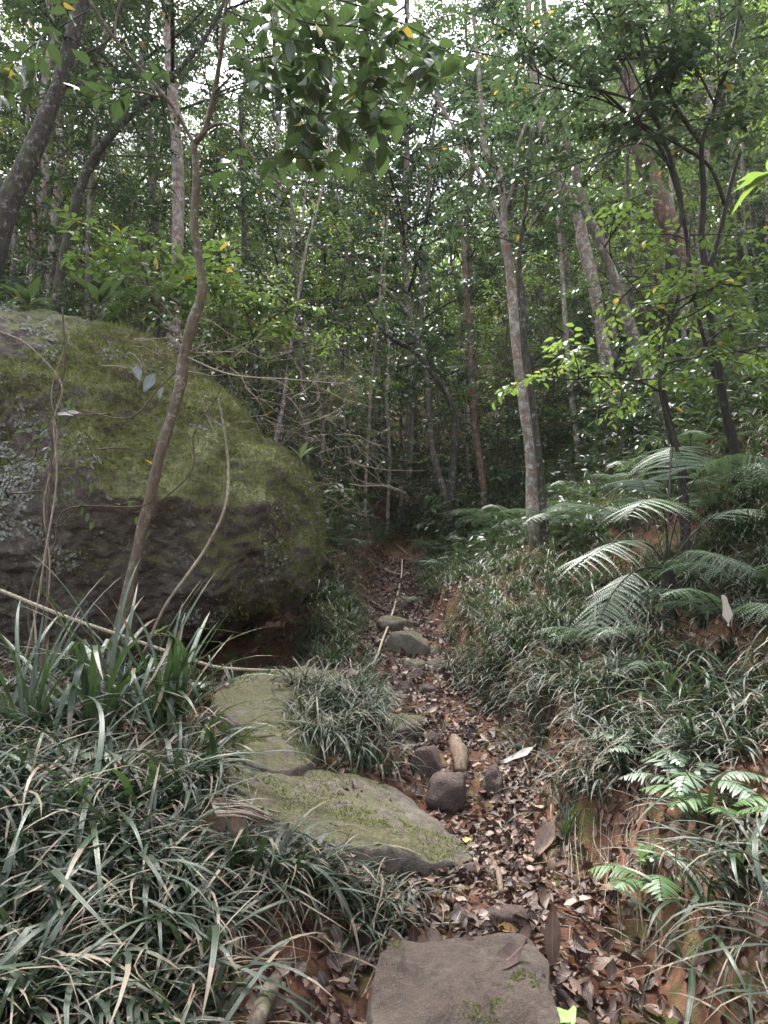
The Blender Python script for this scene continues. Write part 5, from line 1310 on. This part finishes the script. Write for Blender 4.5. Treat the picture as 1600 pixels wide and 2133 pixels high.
# twiggy dead brush on the boulder top
def brush(name, c, n, L, sp, m, label, d, cat='brush', leafn=0, leafm='leafdark'):
    root = empty(name, Wp(*c)); tag(root, label, cat); mb = MB(); A = []
    for k in range(n):
        p = Wp(c[0] + rng.uniform(-sp[0], sp[0]), c[1] + rng.uniform(-sp[1], sp[1]), c[2] + rng.uniform(-d, d)); P = [p]; dr = nrm(rng.normal(0, 1, 3) * [1.3, .7, .6] + [.3, -.1, .1])
        for q in range(6): dr = nrm(dr + rng.normal(0, .28, 3) + [0, 0, -.05]); P.append(P[-1] + dr * L * rng.uniform(.5, 1.2) / 6)
        tube(mb, np.array(P), [rng.uniform(.002, .006), .001], 4, rnd=rng.random(), capend=False)
        for q in (2, 3, 4):
            if rng.random() < .7: tube(mb, np.array([P[q], P[q] + nrm(rng.normal(0, 1, 3)) * L * .2, P[q] + nrm(rng.normal(0, 1, 3)) * L * .3]), [.0018, .0008], 3, capend=False)
        if leafn: spray(None, A, P[3], dr, L * .4, leafn, .09, .032)
    mb.build('twigs', M[m], root, Wp(*c))
    if A:
        c_ = MB(); flush(c_, A, 'mid'); c_.build('leaves', M[leafm], root, Wp(*c))
brush('dead_brush', (360, 740, 6.0), 45, .8, (150, 40), 'twigpale', 'tangle of pale dead twigs lying on the boulder crest', .4)
brush('dead_brush', (600, 850, 6.2), 32, .8, (110, 60), 'twigpale', 'sprawl of dead twigs down the boulder right shoulder', .4)
brush('dead_brush', (700, 980, 6.8), 30, .8, (40, 80), 'twigpale', 'few pale twigs jutting past the boulder edge', .3)
brush('leafy_brush', (640, 800, 6.9), 60, .8, (110, 90), 'twig', 'scrubby dark leaves and twigs growing behind the boulder shoulder', .5, 'shrub', 6)
brush('leafy_brush', (520, 690, 7.2), 60, .8, (120, 70), 'twig', 'light green scrub growing on the crest behind the slim tree', .5, 'shrub', 7, 'leafbright')
brush('leafy_brush', (200, 640, 7.0), 90, .8, (220, 60), 'twig', 'leafy scrub lining the boulder top on the left', .5, 'shrub', 7, 'leafmid')
brush('leafy_brush', (130, 980, 4.35), 14, .5, (150, 160), 'twig', 'sparse leafy twigs hanging in front of the boulder face', .1, 'shrub', 3, 'leafmid')

# ------------------------------------------------------------------ the humid air
me = bpy.data.meshes.new('haze')
x0, x1, y0_, y1_, z0_, z1_ = -190, 190, -30, 185, -20, 95
v = [(x, y, z) for z in (z0_, z1_) for y in (y0_, y1_) for x in (x0, x1)]
me.from_pydata(v, [], [(0, 2, 3, 1), (4, 5, 7, 6), (0, 1, 5, 4), (2, 6, 7, 3), (0, 4, 6, 2), (1, 3, 7, 5)])
hz, t, o = mat('haze_air')
pv = t.nodes.new('ShaderNodeVolumePrincipled')
pv.inputs['Color'].default_value = (.88, .94, 1.0, 1)
pv.inputs['Density'].default_value = .0004
pv.inputs['Anisotropy'].default_value = .3
t.links.new(pv.outputs[0], o.inputs['Volume'])
me.materials.append(hz)
ho = bpy.data.objects.new('haze', me); col.objects.link(ho); ho['kind'] = 'stuff'; ho['label'] = 'thin pale humid air between the trees'
